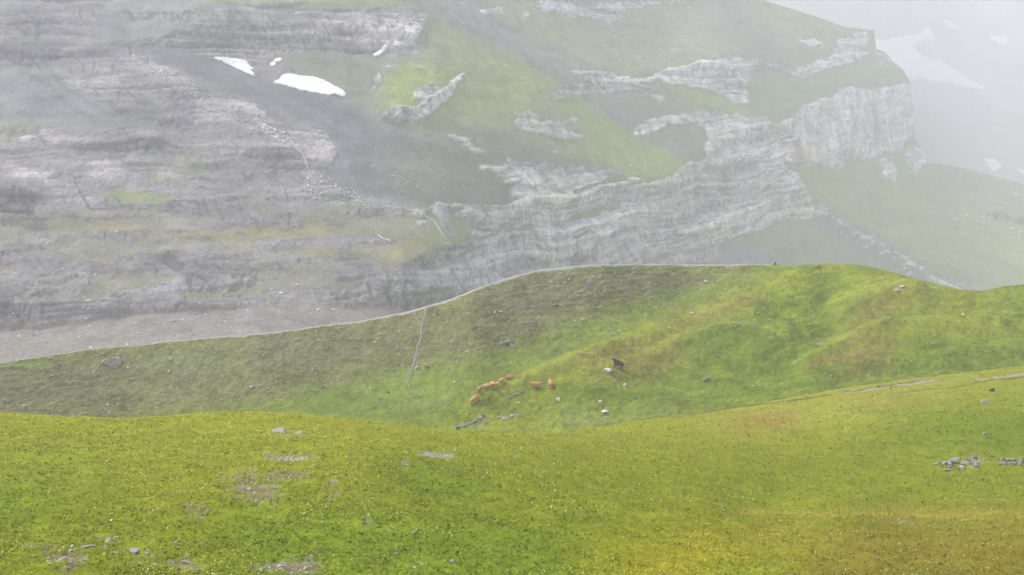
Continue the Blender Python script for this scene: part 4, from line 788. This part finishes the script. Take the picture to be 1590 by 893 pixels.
# stones one can pick out on the moraine
k = 0
while k < 130:
    px = r_.uniform(-20, 1180); t_ = r_.random(); py = crestB(px)+4+t_*(1-.0003*px)*95
    mm = samp(mpB.col, px, py)
    if mm[1] > .18: continue
    z_ = r_.choice([2, 2, 2.5, 3, 4])
    rock(SB, px, py, z_*r_.uniform(.9, 1.4), z_*r_.uniform(.6, .9), r_.choice(['pale','pale','grey','brown','grey']), 'small weathered stone, one of the many scattered over the olive moraine face', 'small stones scattered on the moraine', 'rock', 1, .5, seed=k); k += 1
# uncountable stones: one object per ground
OCT = np.array([(1,0,0),(-1,0,0),(0,1,0),(0,-1,0),(0,0,1),(0,0,-1)], float); OF = np.array([(0,2,4),(2,1,4),(1,3,4),(3,0,4),(2,0,5),(1,2,5),(3,1,5),(0,3,5)])
def scatter(S, px, py, size, name, cols, label=None):
    P = surf(S, px, py); n = len(P); V = OCT[None]*(1+RNG.uniform(-.35, .35, (n, 6, 1)))*np.array([1, 1, .65])*size[:, None, None]
    a = RNG.uniform(0, 6.28, n); c, s_ = np.cos(a)[:, None], np.sin(a)[:, None]
    V = np.stack([V[..., 0]*c-V[..., 1]*s_, V[..., 0]*s_+V[..., 1]*c, V[..., 2]+V[..., 0]*RNG.uniform(-.5, .5, (n, 1))], -1)+P[:, None]+np.array([0, 0, .15])*size[:, None, None]
    F = (OF[None]+(np.arange(n)*6)[:, None, None]).reshape(-1, 3)
    o = mesh_from(name, V.reshape(-1, 3), F, M_stone, False, np.repeat(cols, 6, 0)); tag(o, kind='stuff'); return o
M_stone = simple_mat('stones', (1,1,1), 3, .2, attr=True)
def stonecol(n, base, var=.3): return np.clip(np.array(base)*(1+RNG.normal(size=(n, 1))*var)*(1+RNG.normal(size=(n, 3))*.04), .04, .75)
n = 5200; px = RNG.uniform(-150, 1200, n); py = crestB(px)+1+RNG.uniform(0, 1, n)**1.15*110; ok = (samp(mpB.col, px, py)[:, 1] < .195); px, py = px[ok], py[ok]
scatter(SB, px, py, RNG.lognormal(-1.95, .45, len(px)), 'moraine_stones', stonecol(len(px), (.33,.31,.27)))
n = 500; px = RNG.uniform(650, 1650, n); py = RNG.uniform(440, 650, n); ok = (py > crestB(px)+4) & (py < crestA(px)); px, py = px[ok], py[ok]
scatter(SB, px, py, RNG.lognormal(-2.1, .4, len(px)), 'pasture_stones', stonecol(len(px), (.42,.41,.37)))
def scat_poly(n, polys, w_=None):
    X, Y_ = [], []
    for poly in polys:
        m, sl = polymask(poly, 2); q = m.ravel()/m.sum(); id_ = RNG.choice(m.size, n, p=q)
        X.append(id_ % m.shape[1]+sl[1].start+X0+RNG.random(n)); Y_.append(id_//m.shape[1]+sl[0].start+Y0+RNG.random(n))
    return np.concatenate(X), np.concatenate(Y_)
px, py = scat_poly(420, [[(195,80),(225,95),(300,130),(360,160),(420,190),(400,205),(330,165),(260,130),(200,105)], [(480,262),(540,290),(600,315),(540,318),(470,300)], [(400,190),(450,215),(440,225),(400,200)]])
scatter(SC_, px, py, RNG.lognormal(-.55, .45, len(px)), 'boulder_scree', stonecol(len(px), (.44,.42,.43)))
px, py = scat_poly(260, [[(0,340),(600,340),(600,470),(0,500)], [(500,150),(1000,250),(800,320),(600,300)], [(1262,303),(1480,440),(1420,440),(1256,346)], [(700,60),(1000,130),(1060,260),(700,180)], [(-20,540),(0,516),(330,482),(640,482),(500,505),(0,560)]])
scatter(SC_, px, py, RNG.lognormal(-.75, .5, len(px)), 'mountain_stones', stonecol(len(px), (.42,.41,.40)))
px, py = scat_poly(120, [[(1440,262),(1590,290),(1620,300),(1620,345),(1500,322)], [(1500,322),(1590,346),(1590,380),(1480,340)]])
scatter(SC_, px, py, RNG.lognormal(.1, .5, len(px)), 'slope_stones', stonecol(len(px), (.5,.5,.48)))
bare = [[(650,702),(710,702),(712,710),(650,711)], [(405,707),(495,707),(495,715),(405,716)], [(345,750),(430,742),(440,775),(380,785)], [(60,850),(135,850),(130,885),(80,885)], [(120,832),(340,845),(330,885),(180,870)], [(400,868),(510,865),(500,893),(400,893)], [(380,735),(480,733),(480,745),(390,748)]]
px, py = scat_poly(120, bare)
scatter(SA, px, py, RNG.lognormal(-3.0, .5, len(px)), 'meadow_stones', stonecol(len(px), (.36,.33,.31)))
# ------------------------------------------------------------------ grass tufts and flowers of the near meadow
def rock_at(px, py): return samp(mpA.rock, px, py)
N = 125000; px = RNG.uniform(-90, 1690, N); py = RNG.uniform(0, 1, N); py = crestA(px)+1.0+py*(928-crestA(px)); ok = rock_at(px, py) < .3+.3*RNG.random(N); px, py = px[ok], py[ok]
P = surf(SA, px, py); n = len(P); dist = P[:, 1]
patch = fbm(P, 2.2, 3, off=120); dens = patch+RNG.normal(size=n)*.25 > -.12; P, px, py, dist = P[dens], px[dens], py[dens], dist[dens]; n = len(P)
sc_ = (.55+dist/210)*RNG.lognormal(0, .3, n)
NB = 4; a = RNG.uniform(0, 6.28, (n, NB)); le_ = RNG.uniform(.5, 1.4, (n, NB)); hh = RNG.uniform(.04, .11, (n, NB))*sc_[:, None]; wd = RNG.uniform(.022, .045, (n, NB))*sc_[:, None]
bx_, by_ = P[:, None, 0]+RNG.normal(size=(n, NB))*.05*sc_[:, None], P[:, None, 1]+RNG.normal(size=(n, NB))*.05*sc_[:, None]
z0 = P[:, None, 2]-.02+0*a
V = np.stack([np.stack([bx_-np.sin(a)*wd, by_+np.cos(a)*wd, z0], -1), np.stack([bx_+np.sin(a)*wd, by_-np.cos(a)*wd, z0], -1), np.stack([bx_+np.cos(a)*hh*le_, by_+np.sin(a)*hh*le_, z0+hh], -1)], 2).reshape(-1, 3)
cg = samp(mpA.col, px+fbm(P, 5, 2)*20, py)*1.32
kind_ = RNG.random(n); cg = cg*np.where(kind_ < .25, .93, np.where(kind_ < .62, 1.0, 1.16))[:, None]*(1+RNG.normal(size=(n, 3))*.07)
cg = np.where((kind_ > .93)[:, None], cg*.6+np.array((.36,.33,.08))*.4, cg)
M_grass = simple_mat('grass_blades', (1,1,1), .8, .15, .8, attr=True)
o = mesh_from('grass', V, np.arange(len(V)).reshape(-1, 3), M_grass, False, np.clip(np.repeat(cg, 3*NB, 0), .01, .8)); tag(o, kind='stuff')
N = 15000; px = RNG.uniform(-60, 1650, N); u_ = RNG.random(N); py = crestA(px)+1.5+u_**1.1*(925-crestA(px)); P = surf(SA, px, py)
cl = fbm(P, 6, 3, off=210)+.35*np.exp(-((px-300)/420)**2)*np.exp(-((py-690)/60)**2)+.30*np.exp(-((px-1050)/120)**2-((py-870)/50)**2)+.2*np.exp(-((px-800)/200)**2-((py-685)/15)**2)-.25*np.exp(-((px-1450)/200)**2-((py-700)/60)**2)
ok = (cl+RNG.normal(size=N)*.16 > .17) & (rock_at(px, py) < .4); P, px, py = P[ok], px[ok], py[ok]; n = len(P)
sz = (.018+P[:, 1]*.00012)*RNG.lognormal(0, .3, n); hz_ = RNG.uniform(.08, .2, n)*(.6+P[:, 1]/200)
t4 = RNG.uniform(-.6, .6, (n, 2))
Q = np.array([(-1,0),(0,-1),(1,0),(0,1)], float)
V = np.stack([P[:, None, 0]+Q[None, :, 0]*sz[:, None], P[:, None, 1]+Q[None, :, 1]*sz[:, None], P[:, None, 2]+hz_[:, None]+(Q[None, :, 0]*t4[:, :1]+Q[None, :, 1]*(.8+t4[:, 1:]))*sz[:, None]], -1).reshape(-1, 3)
yel = RNG.random(n) < .35+.5*np.exp(-((px-1080)/160)**2-((py-870)/60)**2)
fc = np.where(yel[:, None], np.array((.58,.48,.04)), np.array((.60,.60,.30)))*(1+RNG.normal(size=(n, 1))*.1)
o = mesh_from('meadow_flowers', V, np.arange(4*n).reshape(-1, 4), simple_mat('petals', (1,1,1), 2, .1, .8, attr=True), False, np.clip(np.repeat(fc, 4, 0), .02, .85)); tag(o, kind='stuff')
# ------------------------------------------------------------------ a wood of far conifers at the right edge, read as one mass
def wood(n):
    V, F, cc = [], [], []
    X_ = RNG.uniform(1535, 1640, n); Y_ = 336+(X_-1535)*.22+RNG.uniform(-7, 4, n)
    P = surf(SC_, X_, Y_)
    for i in range(n):
        h = RNG.uniform(5, 9); r0 = h*.2; b = P[i]
        for k in range(4):
            z = b[2]+h*(.05+.22*k); r = r0*(1-.22*k); m_ = 7; i0 = len(V)
            for j in range(m_):
                an = 6.283*j/m_+k*.4; rr = r*(1 if j % 2 else .6); V.append((b[0]+rr*math.cos(an), b[1]+rr*math.sin(an), z-.3*(j % 2)))
            V.append((b[0], b[1], z+h*.34)); F += [(i0+j, i0+(j+1) % m_, i0+m_) for j in range(m_)]
    o = mesh_from('conifer_wood', V, F, simple_mat('conifer_needles', (.045,.07,.035), 1, .3), False); return tag(o, kind='stuff')
wood(110)
# ------------------------------------------------------------------ cattle
def skin(name, chain, edges, mat):
    me = bpy.data.meshes.new(name); me.from_pydata([c[:3] for c in chain], edges, []); o = bpy.data.objects.new(name, me); C.objects.link(o)
    md = o.modifiers.new('s', 'SKIN'); pass
    for i, c in enumerate(chain):
        r = c[3] if isinstance(c[3], tuple) else (c[3], c[3]); me.skin_vertices[0].data[i].radius = r
        me.skin_vertices[0].data[i].use_root = (i == 0)
    md.use_smooth_shade = True; s2 = o.modifiers.new('d', 'SUBSURF'); s2.levels = 1; s2.render_levels = 1
    dg = bpy.context.evaluated_depsgraph_get(); ev = o.evaluated_get(dg); m2 = bpy.data.meshes.new_from_object(ev); bpy.data.objects.remove(o); m2.materials.clear(); m2.materials.append(mat)
    for p_ in m2.polygons: p_.use_smooth = True
    return m2
def hide_mat(name, base, dark):
    m = simple_mat(name, base, 2.0, .15, .75); return m
M_tan = hide_mat('tan_hide', (.52,.26,.12), None); M_red = hide_mat('red_hide', (.44,.18,.08), None); M_black = hide_mat('black_hide', (.022,.020,.024), None); M_horn = simple_mat('horn', (.55,.5,.4), 5, .1, .5)
M_light = hide_mat('light_hide', (.58,.35,.19), None)
def cow_mesh(pose, mat, turn=0.0):
    B = [(-.78,0,1.10,(.46,.47)), (-.15,0,1.02,(.54,.56)), (.50,0,1.05,(.45,.55))]
    if pose == 'graze': N_ = [(.88,turn*.1,.96,(.27,.34)), (1.12,turn*.3,.66,(.19,.23)), (1.25,turn*.45,.40,(.19,.18)), (1.33,turn*.55,.17,(.12,.12))]
    elif pose == 'up': N_ = [(.84,turn*.1,1.26,(.30,.38)), (1.04,turn*.3,1.44,(.22,.27)), (1.22,turn*.5,1.48,(.20,.20)), (1.44,turn*.75,1.36,(.14,.14))]
    else: N_ = [(.86,turn*.1,1.20,(.28,.36)), (1.10,turn*.3,1.30,(.20,.24)), (1.28,turn*.5,1.24,(.20,.19)), (1.48,turn*.7,1.06,(.13,.13))]
    V = B+N_; E = [(0,1),(1,2),(2,3),(3,4),(4,5),(5,6)]
    hd = V[5]
    low = pose == 'lie'
    for s in (-1, 1):
        i = len(V)
        if low:
            V += [(.62,.26*s,.72,.15), (.85,.30*s,.60,.08), (.55,.34*s,.56,.07)]; E += [(2,i),(i,i+1),(i+1,i+2)]; i += 3
            V += [(-.70,.30*s,.78,.20), (-.25,.42*s,.64,.09), (-.65,.48*s,.56,.07)]; E += [(0,i),(i,i+1),(i+1,i+2)]
        else:
            st_ = .08*s
            V += [(.52,.21*s,.76,(.20,.22)), (.52+st_,.22*s,.42,.105), (.50+st_,.22*s,.20,.078), (.54+st_,.22*s,.04,.09)]; E += [(2,i),(i,i+1),(i+1,i+2),(i+2,i+3)]; i += 4
            V += [(-.74,.22*s,.84,(.25,.30)), (-.62-st_,.23*s,.62,.16), (-.86-st_,.22*s,.44,.10), (-.82-st_,.22*s,.20,.078), (-.78-st_,.22*s,.04,.09)]; E += [(0,i),(i,i+1),(i+1,i+2),(i+2,i+3),(i+3,i+4)]
        i = len(V); V += [(hd[0]-.06,hd[1]+.24*s,hd[2]+.10,(.035,.06))]; E += [(5,i)]
    i = len(V); V += [(-1.08,0,1.22,.045), (-1.13,.02,.85,.022), (-1.12,.03,.55,.032)]; E += [(0,i),(i,i+1),(i+1,i+2)]
    m = skin('cow', V, E, mat)
    if low:
        for v in m.vertices: v.co.z -= .50
    return m, hd, low
def horn_mesh(hd, s, low):
    bm = bmesh.new(); n_ = 6; rings = []
    for k in range(4):
        t = k/3; c = Vector((hd[0]-.02+.05*t, hd[1]+s*(.10+.20*t), hd[2]+.13+.16*t*t-(.5 if low else 0))); r = .034*(1-.8*t)
        rings.append([bm.verts.new(c+Vector((math.cos(6.283*j/n_)*r, 0, math.sin(6.283*j/n_)*r))) for j in range(n_)])
    for a_, b_ in zip(rings[:-1], rings[1:]):
        for j in range(n_): bm.faces.new((a_[j], a_[(j+1) % n_], b_[(j+1) % n_], b_[j]))
    bm.faces.new(rings[-1]); me = bpy.data.meshes.new('horn'); bm.to_mesh(me); bm.free(); me.materials.append(M_horn); return me
def cow(px, py, heading, pose, mat, label, size=1.0, turn=0.0, group='brown cattle grazing on the knoll'):
    g = surf(SB, px, py)[0]; me, hd, low = cow_mesh(pose, mat, turn)
    o = bpy.data.objects.new('cow', me); C.objects.link(o)
    e = 1.5; gx = (surf(SB, px+6, py)[0]-surf(SB, px-6, py)[0]); gy = (surf(SB, px, py-6)[0]-surf(SB, px, py+6)[0]); nrm = Vector(np.cross(gx, gy)).normalized()
    f = Vector((math.cos(heading), math.sin(heading), 0)); f = (f-nrm*f.dot(nrm)).normalized(); up = (nrm*.3+Vector((0, 0, 1))*.7).normalized(); y_ = up.cross(f).normalized(); z_ = f.cross(y_)
    o.matrix_world = Matrix.Translation(Vector(g)+Vector((0, 0, .01)))@Matrix((f, y_, z_)).transposed().to_4x4()@Matrix.Scale(size*1.03, 4)
    for s in (-1, 1):
        h = bpy.data.objects.new('horn', horn_mesh(hd, s, low)); C.objects.link(h); h.parent = o
    return tag(o, label, 'cow', group)
D2 = math.radians
cow(739.5, 630, D2(215), 'graze', M_tan, 'reddish-brown cow grazing lowest and farthest left of the herd, head down', 1.0)
cow(745.5, 617, D2(262), 'stand', M_red, 'brown cow with dark legs facing the meadow, left end of the tight row', 1.0)
cow(757, 615, D2(175), 'graze', M_light, 'light tan cow standing side-on between two others in the tight row', .95)
cow(765, 614, D2(285), 'stand', M_tan, 'tan cow facing the viewer at the right of the tight row', 1.1, .2)
cow(771.5, 612.5, D2(20), 'graze', M_light, 'pale calf half hidden behind the cow at the right of the tight row', .72)
cow(758, 604.5, D2(10), 'lie', M_red, 'thin looking reddish cow lying just behind the tight row', .9)
cow(780, 607.5, D2(255), 'stand', M_tan, 'upright tan cow alone between the tight row and the lying red one', 1.0, -.3)
cow(791.5, 599, D2(190), 'lie', M_red, 'small red-brown cow lying highest up, right of the tan one', .85)
cow(833.5, 606.5, D2(178), 'stand', M_tan, 'tan cow standing side-on by itself with its head to the left', 1.05)
cow(855.5, 604, D2(85), 'graze', M_tan, 'tan cow seen from behind, farthest right of the herd', 1.05)
cow(958.5, 570.5, D2(160), 'up', M_black, 'black cow standing alone on the slope right of the herd, head raised', 1.2, group=None)

# ------------------------------------------------------------------ haze: one closed box of even mist round camera and scene
bm = bmesh.new(); bmesh.ops.create_cube(bm, size=1)
for v in bm.verts: v.co = Vector((v.co.x*10800, 3120+v.co.y*7200, (480 if v.co.z > 0 else -642)))
me = bpy.data.meshes.new('haze'); bm.to_mesh(me); bm.free()
hz = bpy.data.objects.new('haze', me); C.objects.link(hz); tag(hz, kind='stuff')
m = bpy.data.materials.new('haze'); m.use_nodes = True; n = m.node_tree.nodes; l = m.node_tree.links; n.clear()
out = n.new('ShaderNodeOutputMaterial'); pv = n.new('ShaderNodeVolumePrincipled')
pv.inputs['Color'].default_value = (.915, .922, 1.0, 1); pv.inputs['Density'].default_value = HAZE_D; pv.inputs['Anisotropy'].default_value = 0.0
l.new(pv.outputs[0], out.inputs['Volume']); me.materials.append(m)
